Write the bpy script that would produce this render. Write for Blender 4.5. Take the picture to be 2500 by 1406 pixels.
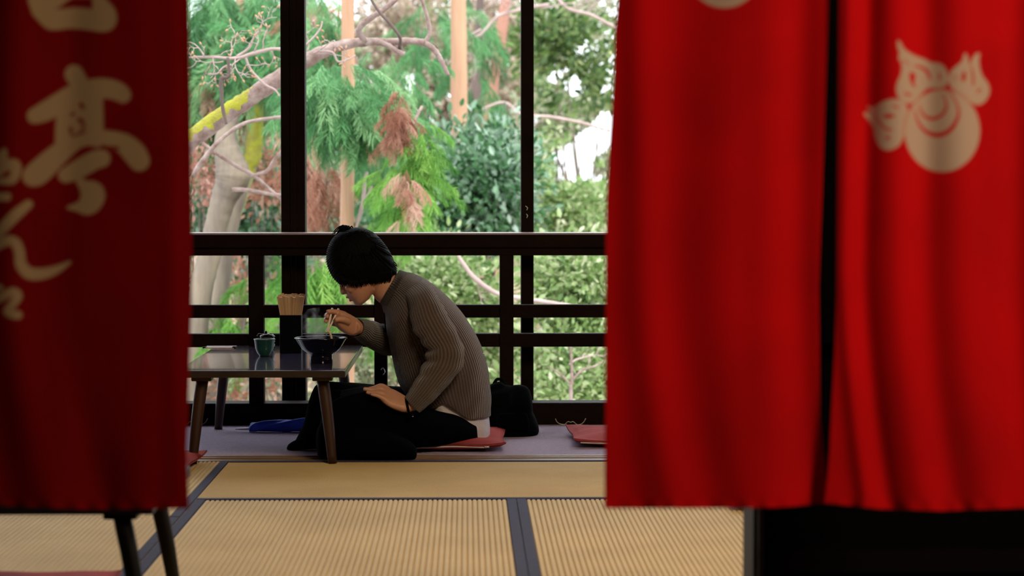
import bpy, bmesh, math, random
import numpy as np
from mathutils import Vector, Matrix, Euler, noise

for _o in list(bpy.data.objects):
    bpy.data.objects.remove(_o, do_unlink=True)
SC = bpy.context.scene
COL = SC.collection

# ------------------------------------------------------------------ camera
F = 5400.0
EYE = Vector((0.0, 0.0, 0.915))
PITCH = math.atan(233 / F)
YAW = math.atan(110 / F)
cam_data = bpy.data.cameras.new('camera')
cam_data.sensor_width = 36.0
cam_data.lens = F * 36.0 / 2500.0
cam_data.clip_start = 0.05
cam_data.clip_end = 400
cam_data.dof.use_dof = True
cam_data.dof.focus_distance = 7.95
cam_data.dof.aperture_fstop = 3.8
cam = bpy.data.objects.new('camera', cam_data)
COL.objects.link(cam)
cam.location = EYE
cam.rotation_euler = Euler((math.pi / 2 - PITCH, 0, -YAW), 'XYZ')
SC.camera = cam
RC = cam.rotation_euler.to_matrix()

# ------------------------------------------------------------------ world and light
wd = bpy.data.worlds.new('sky')
SC.world = wd
wd.use_nodes = True
_bg = wd.node_tree.nodes['Background']
_bg.inputs[0].default_value = (0.88, 0.94, 1.0, 1)
_bg.inputs[1].default_value = 1.8
SC.view_settings.view_transform = 'Standard'
SC.view_settings.look = 'None'
SC.view_settings.gamma = 1.0
SC.view_settings.use_curve_mapping = False
SC.view_settings.exposure = 0.75


def area(name, loc, target, size, energy, col, sizey=None):
    l = bpy.data.lights.new(name, 'AREA')
    l.energy = energy
    l.color = col
    l.size = size
    if sizey:
        l.shape = 'RECTANGLE'
        l.size_y = sizey
    o = bpy.data.objects.new(name, l)
    COL.objects.link(o)
    o.location = loc
    o.rotation_euler = (Vector(target) - Vector(loc)).to_track_quat('-Z', 'Y').to_euler()
    return o


sun = bpy.data.lights.new('sun', 'SUN')
sun.energy = 2.1
sun.angle = math.radians(40)
sun.color = (1.0, 0.96, 0.9)
so = bpy.data.objects.new('sun', sun)
COL.objects.link(so)
so.rotation_euler = Euler((math.radians(38), 0, math.radians(20)))
# added unseen warm fill lights: one for the cloths, one for person and mats
area('entrance_fill', (1.95, 2.1, 1.75), (0.85, 3.6, 0.7), 0.45, 16.0, (1.0, 0.80, 0.62))
area('room_fill', (0.75, 5.0, 2.0), (-0.1, 7.2, 0.1), 0.7, 25, (1.0, 0.78, 0.50))


def W(px, py, d):
    """point on the sight line through photo pixel (px, py) at room depth y = d"""
    v = RC @ Vector(((px - 1250) / F, -(py - 703) / F, -1.0))
    return EYE + v * (d / v.y)


def proj(P):
    """numpy points -> pixel coordinates"""
    R = np.array(RC)
    q = (P - np.array(EYE)) @ R
    return 1250 + F * q[:, 0] / (-q[:, 2]), 703 - F * q[:, 1] / (-q[:, 2])


# ------------------------------------------------------------------ materials
def _mat(name):
    m = bpy.data.materials.new(name)
    m.use_nodes = True
    return m, m.node_tree.nodes, m.node_tree.links, m.node_tree.nodes['Principled BSDF']


def srgb(r, g, b):
    f = lambda c: ((c / 255) / 12.92) if c <= 10 else (((c / 255) + 0.055) / 1.055) ** 2.4
    return (f(r), f(g), f(b), 1)


def pm(name, c1, c2=None, rough=0.6, scale=8.0, stretch=(1, 1, 1), bump=0.0, bscale=60.0, metal=0.0, spec=0.5, coat=0.0):
    """procedural material: two tones over a noise, fine bump"""
    m, N, L, P = _mat(name)
    c1 = tuple(c1)[:3] + (1,)
    c2 = tuple(c2)[:3] + (1,) if c2 else tuple(x * 0.75 for x in c1[:3]) + (1,)
    tc = N.new('ShaderNodeTexCoord')
    mp = N.new('ShaderNodeMapping')
    mp.inputs['Scale'].default_value = stretch
    L.new(tc.outputs['Object'], mp.inputs[0])
    nz = N.new('ShaderNodeTexNoise')
    nz.inputs['Scale'].default_value = scale
    nz.inputs['Detail'].default_value = 5
    L.new(mp.outputs[0], nz.inputs['Vector'])
    cr = N.new('ShaderNodeValToRGB')
    cr.color_ramp.elements[0].position = 0.3
    cr.color_ramp.elements[1].position = 0.7
    cr.color_ramp.elements[0].color = c1
    cr.color_ramp.elements[1].color = c2
    L.new(nz.outputs['Fac'], cr.inputs[0])
    L.new(cr.outputs[0], P.inputs['Base Color'])
    P.inputs['Roughness'].default_value = rough
    P.inputs['Metallic'].default_value = metal
    P.inputs['Specular IOR Level'].default_value = spec
    P.inputs['Coat Weight'].default_value = coat
    if bump:
        n2 = N.new('ShaderNodeTexNoise')
        n2.inputs['Scale'].default_value = bscale
        n2.inputs['Detail'].default_value = 4
        L.new(mp.outputs[0], n2.inputs['Vector'])
        b = N.new('ShaderNodeBump')
        b.inputs['Strength'].default_value = bump
        b.inputs['Distance'].default_value = 0.01
        L.new(n2.outputs['Fac'], b.inputs['Height'])
        L.new(b.outputs[0], P.inputs['Normal'])
    return m


def leafmat(name, dark, mid, light, rough=0.45, transl=0.35):
    """leaf: tone per leaf from the 'tint' attribute, thin translucency"""
    m, N, L, P = _mat(name)
    at = N.new('ShaderNodeAttribute')
    at.attribute_name = 'tint'
    cr = N.new('ShaderNodeValToRGB')
    e = cr.color_ramp.elements
    e[0].color, e[1].color = dark, light
    e.new(0.5).color = mid
    L.new(at.outputs['Fac'], cr.inputs[0])
    L.new(cr.outputs[0], P.inputs['Base Color'])
    P.inputs['Roughness'].default_value = rough
    tr = N.new('ShaderNodeBsdfTranslucent')
    L.new(cr.outputs[0], tr.inputs['Color'])
    mx = N.new('ShaderNodeMixShader')
    mx.inputs[0].default_value = transl
    L.new(P.outputs[0], mx.inputs[1])
    L.new(tr.outputs[0], mx.inputs[2])
    L.new(mx.outputs[0], N['Material Output'].inputs[0])
    return m


def knitmat(name, c1, c2, ribs, depth=0.004):
    m, N, L, P = _mat(name)
    uv = N.new('ShaderNodeUVMap')
    wv = N.new('ShaderNodeTexWave')
    wv.wave_type = 'BANDS'
    wv.bands_direction = 'X'
    wv.inputs['Scale'].default_value = ribs * 0.314
    wv.inputs['Distortion'].default_value = 0.25
    wv.inputs['Detail'].default_value = 2
    L.new(uv.outputs[0], wv.inputs['Vector'])
    wy = N.new('ShaderNodeTexWave')
    wy.bands_direction = 'Y'
    wy.inputs['Scale'].default_value = 40
    wy.inputs['Distortion'].default_value = 1.0
    L.new(uv.outputs[0], wy.inputs['Vector'])
    ad = N.new('ShaderNodeMath')
    ad.operation = 'MULTIPLY_ADD'
    ad.inputs[1].default_value = 0.25
    L.new(wy.outputs['Fac'], ad.inputs[0])
    L.new(wv.outputs['Fac'], ad.inputs[2])
    cr = N.new('ShaderNodeValToRGB')
    cr.color_ramp.elements[0].color = tuple(c1)[:3] + (1,)
    cr.color_ramp.elements[1].color = tuple(c2)[:3] + (1,)
    L.new(ad.outputs[0], cr.inputs[0])
    L.new(cr.outputs[0], P.inputs['Base Color'])
    P.inputs['Roughness'].default_value = 0.95
    P.inputs['Specular IOR Level'].default_value = 0.1
    P.inputs['Sheen Weight'].default_value = 0.3
    P.inputs['Sheen Roughness'].default_value = 0.5
    b = N.new('ShaderNodeBump')
    b.inputs['Strength'].default_value = 0.8
    b.inputs['Distance'].default_value = depth
    L.new(ad.outputs[0], b.inputs['Height'])
    L.new(b.outputs[0], P.inputs['Normal'])
    return m


def norenmat(name, red, cream):
    m, N, L, P = _mat(name)
    at = N.new('ShaderNodeAttribute')
    at.attribute_name = 'print'
    tc = N.new('ShaderNodeTexCoord')
    nz = N.new('ShaderNodeTexNoise')
    nz.inputs['Scale'].default_value = 5
    nz.inputs['Detail'].default_value = 6
    L.new(tc.outputs['Object'], nz.inputs['Vector'])
    cr = N.new('ShaderNodeValToRGB')
    cr.color_ramp.elements[0].color = tuple(x * 0.8 for x in red[:3]) + (1,)
    cr.color_ramp.elements[1].color = tuple(red[:3]) + (1,)
    cr.color_ramp.elements[0].position = 0.25
    cr.color_ramp.elements[1].position = 0.6
    L.new(nz.outputs['Fac'], cr.inputs[0])
    mx = N.new('ShaderNodeMix')
    mx.data_type = 'RGBA'
    L.new(at.outputs['Fac'], mx.inputs['Factor'])
    L.new(cr.outputs[0], mx.inputs['A'])
    mx.inputs['B'].default_value = tuple(cream[:3]) + (1,)
    L.new(mx.outputs['Result'], P.inputs['Base Color'])
    P.inputs['Roughness'].default_value = 0.9
    P.inputs['Specular IOR Level'].default_value = 0.15
    wv = N.new('ShaderNodeTexNoise')
    wv.inputs['Scale'].default_value = 500
    b = N.new('ShaderNodeBump')
    b.inputs['Strength'].default_value = 0.2
    b.inputs['Distance'].default_value = 0.001
    L.new(tc.outputs['Object'], wv.inputs['Vector'])
    L.new(wv.outputs['Fac'], b.inputs['Height'])
    L.new(b.outputs[0], P.inputs['Normal'])
    tr = N.new('ShaderNodeBsdfTranslucent')
    L.new(mx.outputs['Result'], tr.inputs['Color'])
    ms = N.new('ShaderNodeMixShader')
    ms.inputs[0].default_value = 0.06
    L.new(P.outputs[0], ms.inputs[1])
    L.new(tr.outputs[0], ms.inputs[2])
    L.new(ms.outputs[0], N['Material Output'].inputs[0])
    return m


M = {}
M['wood'] = pm('dark_wood', (0.014, 0.0055, 0.003), (0.006, 0.0022, 0.0012), 0.6, 6, (1, 1, 1), 0.25, 60, spec=0.06)
M['wood_brown'] = pm('brown_wood', (0.050, 0.017, 0.007), (0.024, 0.008, 0.004), 0.45, 9, (1, 1, 0.2), 0.15, 80)
M['black_wood'] = pm('black_wood', (0.003, 0.0025, 0.0025), (0.0015, 0.0015, 0.0015), 0.6, 9)
M['panel'] = pm('panel_wood', (0.0012, 0.0006, 0.0005), (0.0008, 0.0004, 0.0003), 0.8, 5, (3, 1, 0.3), 0.1, 60, spec=0.08)
M['lacquer'] = pm('table_lacquer', (0.045, 0.036, 0.075), (0.075, 0.060, 0.115), 0.13, 14, (0.4, 1, 1), spec=1.0, coat=0.5)
M['door_wood'] = pm('door_frame_wood', (0.006, 0.002, 0.0015), (0.003, 0.001, 0.0008), 0.8, 5, (3, 1, 0.3), 0.1, 60, spec=0.1)
M['tableedge'] = pm('table_edge', (0.035, 0.022, 0.016), (0.02, 0.012, 0.01), 0.35, 14)
M['tatami'] = pm('tatami_rush', (0.62, 0.44, 0.19), (0.52, 0.36, 0.145), 0.65, 3, (1, 1, 1), 0.3, 260)
M['heri'] = pm('mat_border_cloth', (0.022, 0.020, 0.058), (0.032, 0.028, 0.075), 0.85, 30, bump=0.3, bscale=300)
M['carpet'] = pm('carpet_pile', (0.58, 0.46, 0.64), (0.72, 0.58, 0.76), 1.0, 60, bump=1.0, bscale=420)
M['sillwood'] = pm('sill_wood', (0.30, 0.17, 0.09), (0.14, 0.07, 0.035), 0.35, 5, (0.4, 8, 8), 0.1, 60)
M['plaster'] = pm('plaster', (0.10, 0.075, 0.05), (0.08, 0.06, 0.04), 0.95, 4, bump=0.2)
M['ceil'] = pm('ceiling_board', (0.06, 0.035, 0.02), (0.04, 0.022, 0.012), 0.7, 4, (6, 0.5, 1))
M['concrete'] = pm('entrance_floor', (0.14, 0.13, 0.12), (0.09, 0.085, 0.08), 0.8, 4, bump=0.3)
M['cushion'] = pm('cushion_cotton', (0.42, 0.045, 0.04), (0.34, 0.03, 0.028), 0.9, 9, bump=0.35, bscale=70)
M['zip'] = pm('white_tape', (0.62, 0.55, 0.52), (0.5, 0.45, 0.42), 0.7, 40)
M['blackcloth'] = pm('black_cloth', (0.0016, 0.0016, 0.0032), (0.001, 0.001, 0.002), 1.0, 9, bump=0.4, bscale=40, spec=0.03)
M['bag'] = pm('bag_nylon', (0.002, 0.002, 0.0025), (0.001, 0.001, 0.0015), 1.0, 9, bump=0.3, bscale=40, spec=0.04)
M['skin'] = pm('skin', (0.58, 0.29, 0.185), (0.50, 0.24, 0.15), 0.5, 12, bump=0.08, bscale=160)
M['hair'] = pm('black_hair', (0.002, 0.0018, 0.002), (0.001, 0.001, 0.001), 0.7, 25, (1, 1, 1), 0.4, 120, spec=0.08)
M['shirt'] = pm('white_shirt', (0.62, 0.57, 0.60), (0.52, 0.47, 0.5), 0.9, 10, bump=0.4, bscale=50)
M['sweater'] = knitmat('grey_brown_knit', (0.060, 0.041, 0.040), (0.112, 0.078, 0.074), 92)
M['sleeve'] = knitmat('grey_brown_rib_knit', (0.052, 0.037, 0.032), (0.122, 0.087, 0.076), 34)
M['sleeve_far_shaded'] = knitmat('shaded_far_sleeve_knit', (0.03, 0.023, 0.02), (0.07, 0.052, 0.045), 34)  # darker copy of the sleeve knit, shade put into the colour
M['collar'] = knitmat('collar_knit', (0.028, 0.02, 0.02), (0.06, 0.043, 0.042), 50)
M['bowl'] = pm('black_bowl_glaze', (0.002, 0.002, 0.008), (0.003, 0.003, 0.014), 0.10, 6, spec=0.5)
M['cup'] = pm('green_cup_glaze', (0.018, 0.085, 0.065), (0.012, 0.06, 0.05), 0.15, 12, spec=0.6)
M['cupin'] = pm('cup_inside', (0.10, 0.16, 0.15), (0.08, 0.12, 0.12), 0.2, 12)
M['holder'] = pm('holder_lacquer', (0.0015, 0.0015, 0.003), (0.002, 0.002, 0.004), 0.5, 6, spec=0.05)
M['jar'] = pm('jar_glaze', (0.015, 0.005, 0.004), (0.008, 0.003, 0.003), 0.15, 9, spec=0.8)
M['stick'] = pm('bare_wood', (0.62, 0.40, 0.22), (0.52, 0.32, 0.16), 0.6, 20, (1, 1, 0.15))
M['stickw'] = pm('pale_wood', (0.78, 0.70, 0.62), (0.7, 0.62, 0.5), 0.5, 20)
M['noodle'] = pm('noodle', (0.75, 0.60, 0.42), (0.68, 0.52, 0.35), 0.4, 30)
M['broth'] = pm('broth', (0.10, 0.05, 0.025), (0.07, 0.035, 0.02), 0.1, 9)
M['umbrella'] = pm('blue_umbrella_cloth', (0.03, 0.10, 0.95), (0.02, 0.07, 0.75), 0.5, 20, bump=0.2)
M['metal'] = pm('steel', (0.6, 0.6, 0.65), (0.5, 0.5, 0.55), 0.25, 9, metal=1.0)
M['brass'] = pm('worn_brass', (0.85, 0.75, 0.6), (0.6, 0.5, 0.4), 0.35, 30, metal=0.4)
M['cap'] = pm('skylit_rail_cap', (0.42, 0.33, 0.36), (0.30, 0.23, 0.24), 0.35, 8, (0.4, 1, 1), 0.1, 60)  # pale tone stands for sky light on the handrail's top edge
M['paper'] = pm('menu_card', (0.62, 0.42, 0.45), (0.75, 0.62, 0.68), 0.5, 60)
M['noren'] = norenmat('red_noren_cloth', (0.70, 0.001, 0.002), (0.66, 0.45, 0.30))
M['noren_left_shaded'] = norenmat('shaded_red_noren_cloth', (0.36, 0.001, 0.001), (0.72, 0.46, 0.22))  # darker red stands for the weaker light on the left cloth
M['earth'] = pm('leaf_litter_earth', (0.34, 0.24, 0.16), (0.22, 0.2, 0.1), 1.0, 2.5, bump=1.0, bscale=9)
M['bark_bare'] = pm('pale_grey_bark', (0.40, 0.31, 0.28), (0.17, 0.10, 0.08), 0.9, 16, bump=1.0, bscale=45)
M['bark_moss'] = pm('mossy_bark', (0.30, 0.25, 0.17), (0.30, 0.33, 0.03), 0.95, 7, bump=1.0, bscale=40)
M['moss'] = pm('yellow_green_moss', (0.42, 0.42, 0.03), (0.30, 0.26, 0.06), 1.0, 18, bump=1.0, bscale=90)
M['bark_grey'] = pm('smooth_grey_bark', (0.25, 0.20, 0.145), (0.12, 0.095, 0.08), 0.9, 5, (2, 2, 0.5), 0.8, 20)
M['bark_tan'] = pm('tan_cedar_bark', (0.50, 0.30, 0.18), (0.36, 0.20, 0.125), 0.95, 5, (3, 3, 0.25), 0.8, 30)
M['bark_red'] = pm('reddish_cedar_bark', (0.42, 0.2, 0.14), (0.3, 0.15, 0.11), 0.95, 5, (3, 3, 0.25), 0.8, 30)
M['bark_dark'] = pm('dark_bark', (0.15, 0.10, 0.09), (0.09, 0.07, 0.06), 0.95, 5, (3, 3, 0.25), 0.8, 30)
M['twig'] = pm('pale_twigs', (0.50, 0.38, 0.36), (0.36, 0.26, 0.24), 0.9, 9)
M['bud'] = pm('buds', (0.60, 0.34, 0.20), (0.45, 0.24, 0.14), 0.8, 30)
M['l_cedar'] = leafmat('cedar_needles', (0.04, 0.15, 0.05, 1), (0.11, 0.31, 0.11, 1), (0.27, 0.48, 0.22, 1), 0.6)
M['l_bright'] = leafmat('bright_cedar_needles', (0.06, 0.20, 0.025, 1), (0.17, 0.40, 0.06, 1), (0.36, 0.60, 0.14, 1), 0.6)
M['l_dead'] = leafmat('dead_cedar_needles', (0.26, 0.10, 0.06, 1), (0.44, 0.21, 0.14, 1), (0.60, 0.40, 0.31, 1), 0.8)
M['l_red'] = leafmat('red_leaves', (0.28, 0.12, 0.09, 1), (0.46, 0.22, 0.17, 1), (0.58, 0.40, 0.33, 1), 0.7)
M['l_blue'] = leafmat('glossy_evergreen_leaves', (0.03, 0.10, 0.03, 1), (0.08, 0.20, 0.08, 1), (0.34, 0.44, 0.36, 1), 0.25, 0.2)
M['l_olive'] = leafmat('olive_leaves', (0.04, 0.09, 0.02, 1), (0.14, 0.23, 0.06, 1), (0.42, 0.44, 0.22, 1), 0.5)
M['l_light'] = leafmat('light_green_leaves', (0.10, 0.20, 0.05, 1), (0.28, 0.40, 0.14, 1), (0.66, 0.68, 0.46, 1), 0.45)
M['l_beige'] = leafmat('dry_leaves', (0.22, 0.18, 0.11, 1), (0.42, 0.33, 0.25, 1), (0.62, 0.50, 0.42, 1), 0.8)
M['l_pale'] = leafmat('pale_leaves', (0.12, 0.18, 0.08, 1), (0.33, 0.36, 0.22, 1), (0.64, 0.60, 0.48, 1), 0.5)


# ------------------------------------------------------------------ object helpers
def tag(o, label=None, cat=None, group=None, kind=None):
    if label: o['label'] = label
    if cat: o['category'] = cat
    if group: o['group'] = group
    if kind: o['kind'] = kind
    return o


def empty(name, loc=(0, 0, 0), label=None, cat=None, group=None, kind=None):
    o = bpy.data.objects.new(name, None)
    o.empty_display_size = 0.05
    COL.objects.link(o)
    o.location = loc
    return tag(o, label, cat, group, kind)


def link(name, me, mat, parent=None, smooth=True):
    o = bpy.data.objects.new(name, me)
    COL.objects.link(o)
    if mat is not None and not me.materials:
        me.materials.append(mat)
    if smooth:
        me.polygons.foreach_set('use_smooth', [True] * len(me.polygons))
    if parent:
        o.parent = parent
        o.matrix_parent_inverse = Matrix.Translation(-parent.location) if parent.type == 'EMPTY' else Matrix.Identity(4)
    return o


def setpar(o, parent):
    o.parent = parent
    p = parent
    off = Vector((0, 0, 0))
    while p is not None:
        if p.type == 'EMPTY':
            off = off + p.location
        p = None if p.parent is None else (p.parent)
    o.matrix_parent_inverse = Matrix.Identity(4)
    if parent.type == 'EMPTY':
        o.matrix_parent_inverse = Matrix.Translation(-parent.location)


def mesh(name, V, Fc):
    me = bpy.data.meshes.new(name)
    me.from_pydata([tuple(v) for v in V], [], [tuple(f) for f in Fc])
    me.update()
    return me


def npmesh(name, V, Fc, tint=None):
    """fast mesh from numpy arrays; Fc is (n,3) or (n,4)"""
    me = bpy.data.meshes.new(name)
    V = np.asarray(V, dtype=np.float32)
    Fc = np.asarray(Fc, dtype=np.int32)
    k = Fc.shape[1]
    me.vertices.add(len(V))
    me.vertices.foreach_set('co', V.ravel())
    me.loops.add(Fc.size)
    me.loops.foreach_set('vertex_index', Fc.ravel())
    me.polygons.add(len(Fc))
    me.polygons.foreach_set('loop_start', np.arange(0, Fc.size, k, dtype=np.int32))
    try:
        me.polygons.foreach_set('loop_total', np.full(len(Fc), k, dtype=np.int32))
    except Exception:
        pass
    me.update(calc_edges=True)
    if tint is not None:
        a = me.attributes.new('tint', 'FLOAT', 'POINT')
        a.data.foreach_set('value', np.asarray(tint, dtype=np.float32))
    return me


def box(name, lo, hi, mat, parent=None, bev=0.004, seg=2):
    bm = bmesh.new()
    bmesh.ops.create_cube(bm, size=1)
    lo, hi = Vector(lo), Vector(hi)
    s = hi - lo
    c = (hi + lo) / 2
    for v in bm.verts:
        v.co = Vector((v.co.x * s.x, v.co.y * s.y, v.co.z * s.z)) + c
    if bev:
        bmesh.ops.bevel(bm, geom=bm.edges[:], offset=min(bev, min(s) * 0.4), segments=seg, affect='EDGES', profile=0.5)
    me = bpy.data.meshes.new(name)
    bm.to_mesh(me)
    bm.free()
    return link(name, me, mat, parent, smooth=False)


def cat_rom(P, k):
    """Catmull-Rom through rows of P, k steps per span"""
    P = np.asarray(P, float)
    n = len(P)
    out = []
    for i in range(n - 1):
        p0, p1, p2, p3 = P[max(i - 1, 0)], P[i], P[i + 1], P[min(i + 2, n - 1)]
        for j in range(k):
            t = j / k
            out.append(0.5 * ((2 * p1) + (p2 - p0) * t + (2 * p0 - 5 * p1 + 4 * p2 - p3) * t * t + (3 * p1 - p0 - 3 * p2 + p3) * t ** 3))
    out.append(P[-1])
    return np.array(out)


def loft(C, E1, E2, res=24, expo=2.0, cap=True):
    """closed tube through centres C with half axes E1, E2 (numpy rows) -> V, quads/tris, uv list"""
    V, Fc = [], []
    n = len(C)
    for i in range(n):
        for j in range(res):
            a = 2 * math.pi * j / res
            ca, sa = math.cos(a), math.sin(a)
            x = math.copysign(abs(ca) ** (2 / expo), ca)
            y = math.copysign(abs(sa) ** (2 / expo), sa)
            V.append(C[i] + E1[i] * x + E2[i] * y)
    for i in range(n - 1):
        for j in range(res):
            a, b = i * res + j, i * res + (j + 1) % res
            Fc.append((a, b, b + res, a + res))
    if cap:
        V.append(C[0]); V.append(C[-1])
        c0, c1 = len(V) - 2, len(V) - 1
        for j in range(res):
            Fc.append((c0, (j + 1) % res, j))
            Fc.append((c1, (n - 1) * res + j, (n - 1) * res + (j + 1) % res))
    return V, Fc


def rings2d(R, k=5, res=24, expo=2.0, cap=True):
    """R rows: (ax, ay, bx, by, depth, half_depth): silhouette points at a depth"""
    R = cat_rom(R, k)
    C, E1, E2 = [], [], []
    for ax, ay, bx, by, d, h in R:
        A, B = W(ax, ay, d), W(bx, by, d)
        C.append(np.array((A + B) / 2))
        E1.append(np.array((B - A) / 2))
        E2.append(np.array((0, h, 0)))
    return loft(C, E1, E2, res, expo, cap)


def tube(P, r, res=8, k=4, cap=True):
    """round tube through points P (Vectors) with radii r"""
    PR = cat_rom([tuple(p) + (q,) for p, q in zip(P, r)], k) if k > 1 else np.array([tuple(p) + (q,) for p, q in zip(P, r)])
    C, R = PR[:, :3], np.maximum(PR[:, 3], 1e-4)
    T = np.gradient(C, axis=0)
    T /= np.linalg.norm(T, axis=1)[:, None] + 1e-9
    up = np.array((0.02, 1, 0.05))
    E1, E2 = [], []
    for i in range(len(C)):
        a = np.cross(T[i], up)
        if np.linalg.norm(a) < 0.05:
            a = np.cross(T[i], (1, 0, 0))
        a /= np.linalg.norm(a)
        b = np.cross(T[i], a)
        E1.append(a * R[i]); E2.append(b * R[i])
    return loft(C, E1, E2, res, 2.0, cap)


def merge(parts):
    V, Fc = [], []
    for v, f in parts:
        o = len(V)
        V.extend(v)
        Fc.extend([tuple(i + o for i in t) for t in f])
    return V, Fc


def lathe(prof, c, seg=40, closed=False):
    """prof rows (radius, z) turned about the vertical through c"""
    V, Fc = [], []
    n = len(prof)
    for r, z in prof:
        for j in range(seg):
            a = 2 * math.pi * j / seg
            V.append((c[0] + r * math.cos(a), c[1] + r * math.sin(a), c[2] + z))
    for i in range(n - 1):
        for j in range(seg):
            a, b = i * seg + j, i * seg + (j + 1) % seg
            Fc.append((a, b, b + seg, a + seg))
    return V, Fc


def remesh(name, parts, voxel, mat, parent, smooth_it=4):
    V, Fc = merge(parts)
    me = mesh(name, V, Fc)
    o = bpy.data.objects.new(name, me)
    COL.objects.link(o)
    bm = bmesh.new(); bm.from_mesh(me)
    bmesh.ops.recalc_face_normals(bm, faces=bm.faces[:])
    bm.to_mesh(me); bm.free()
    r = o.modifiers.new('r', 'REMESH')
    r.mode = 'VOXEL'; r.voxel_size = voxel; r.use_smooth_shade = True
    s = o.modifiers.new('s', 'SMOOTH')
    s.factor = 0.5; s.iterations = smooth_it
    dg = bpy.context.evaluated_depsgraph_get()
    m2 = bpy.data.meshes.new_from_object(o.evaluated_get(dg))
    o.modifiers.clear()
    o.data = m2
    m2.name = name
    m2.materials.clear()
    m2.materials.append(mat)
    m2.polygons.foreach_set('use_smooth', [True] * len(m2.polygons))
    if parent:
        setpar(o, parent)
    return o


def uvtube(me, nrings, res):
    """uv: x around, y along, for the quads of a loft"""
    uv = me.uv_layers.new(name='UVMap')
    co = np.zeros(len(me.loops) * 2, dtype=np.float32)
    li = 0
    for p in me.polygons:
        vs = [me.loops[l].vertex_index for l in p.loop_indices]
        js = [v % res for v in vs]
        wrap = max(js) - min(js) > res / 2
        for l, v in zip(p.loop_indices, vs):
            j = v % res
            if wrap and j < res / 2:
                j += res
            co[2 * l] = j / res
            co[2 * l + 1] = (v // res) / max(nrings - 1, 1)
    uv.data.foreach_set('uv', co)

# ================================================================== ROOM SHELL
GZ = -0.35                                   # entrance floor level
fl = box('floor', (-3.0, 4.25, -0.12), (3.2, 7.53, -0.045), M['wood'], None, 0)
tag(fl, 'low raised floor of the room laid with woven straw mats', None, None, 'structure')


def tatami(x0, x1, y0, y1, along, borders, parent):
    """one mat: ribbed rush surface running along 'y' or 'x'; borders: set of long sides with cloth"""
    n = int(round(0.93 / 0.0145))
    prof = []
    w0, w1 = (x0, x1) if along == 'y' else (y0, y1)
    l0, l1 = (y0, y1) if along == 'y' else (x0, x1)
    n = max(4, int(round((w1 - w0) / 0.0147)))
    step = (w1 - w0) / n
    for i in range(n):
        a = w0 + i * step
        for t, h in ((0.0, -0.0055), (0.22, -0.0006), (0.5, 0.0), (0.78, -0.0006)):
            prof.append((a + t * step, h))
    prof.append((w1, -0.0035))
    prof = [(w0, -0.045)] + prof + [(w1, -0.045)]
    V, Fc = [], []
    for l in (l0, l1):
        for w, h in prof:
            V.append((w, l, h) if along == 'y' else (l, w, h))
    k = len(prof)
    for i in range(k - 1):
        Fc.append((i, i + 1, k + i + 1, k + i))
    Fc.append(tuple(range(k))[::-1]); Fc.append(tuple(range(k, 2 * k)))
    o = link('tatami_mat', mesh('tatami_mat', V, Fc), M['tatami'], parent, smooth=False)
    o['label'] = 'straw mat with ribbed weave'
    for side in borders:
        b = 0.029
        if side == 'lo': a0, a1 = w0 + 0.0008, w0 + b
        else: a0, a1 = w1 - b, w1 - 0.0008
        e = 0.001
        lo = (a0, l0 + e, -0.02) if along == 'y' else (l0 + e, a0, -0.02)
        hi = (a1, l1 - e, 0.0022) if along == 'y' else (l1 - e, a1, 0.0022)
        bb = box('mat_border', lo, hi, M['heri'], None, 0.0015, 1)
        bb.parent = o
        bb['label'] = 'navy blue cloth border'
    return o


XA, XB, DW = -0.809, 0.147, 0.956
tatami(XA, 1.10, 6.575, 7.525, 'x', ('lo', 'hi'), fl)
tatami(XA, XB, 4.66, 6.57, 'y', ('lo', 'hi'), fl)
tatami(XB, 1.10, 4.66, 6.57, 'y', ('lo', 'hi'), fl)
tatami(1.103, 2.06, 4.66, 6.57, 'y', ('lo', 'hi'), fl)
tatami(1.103, 3.0, 6.575, 7.525, 'x', ('lo', 'hi'), fl)
tatami(-1.765, XA - 0.002, 6.225, 7.525, 'y', ('lo', 'hi'), fl)
tatami(-1.765, XA - 0.002, 4.30, 6.22, 'y', ('lo', 'hi'), fl)
tatami(-2.72, -1.768, 5.62, 7.525, 'y', ('lo', 'hi'), fl)
tatami(-2.72, -1.768, 4.30, 5.615, 'y', ('lo', 'hi'), fl)

t1 = box('trim_1', (-3.0, 7.53, -0.10), (3.2, 7.575, 0.001), M['sillwood'], None, 0.002)
tag(t1, None, None, None, 'structure')
for i, (a, b, z) in enumerate(((7.577, 7.60, -0.006), (7.602, 7.624, 0.002), (7.626, 7.648, -0.006), (7.65, 7.672, 0.002))):
    s = box('threshold_groove' if z < 0 else 'threshold_strip', (-3.0, a, -0.10), (3.2, b, z), M['wood'] if z < 0 else M['sillwood'], None, 0.0015)
    s.parent = t1
vf = box('floor_veranda', (-3.0, 7.675, -0.14), (3.2, 9.05, -0.012), M['wood'], None, 0)
tag(vf, None, None, None, 'structure')
bm = bmesh.new()
cp = box('carpet', (-3.0, 7.676, -0.011), (3.2, 8.70, -0.0005), M['carpet'], None, 0.003)
tag(cp, 'thin mauve grey carpet strip running along the veranda floor', 'carpet')

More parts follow.
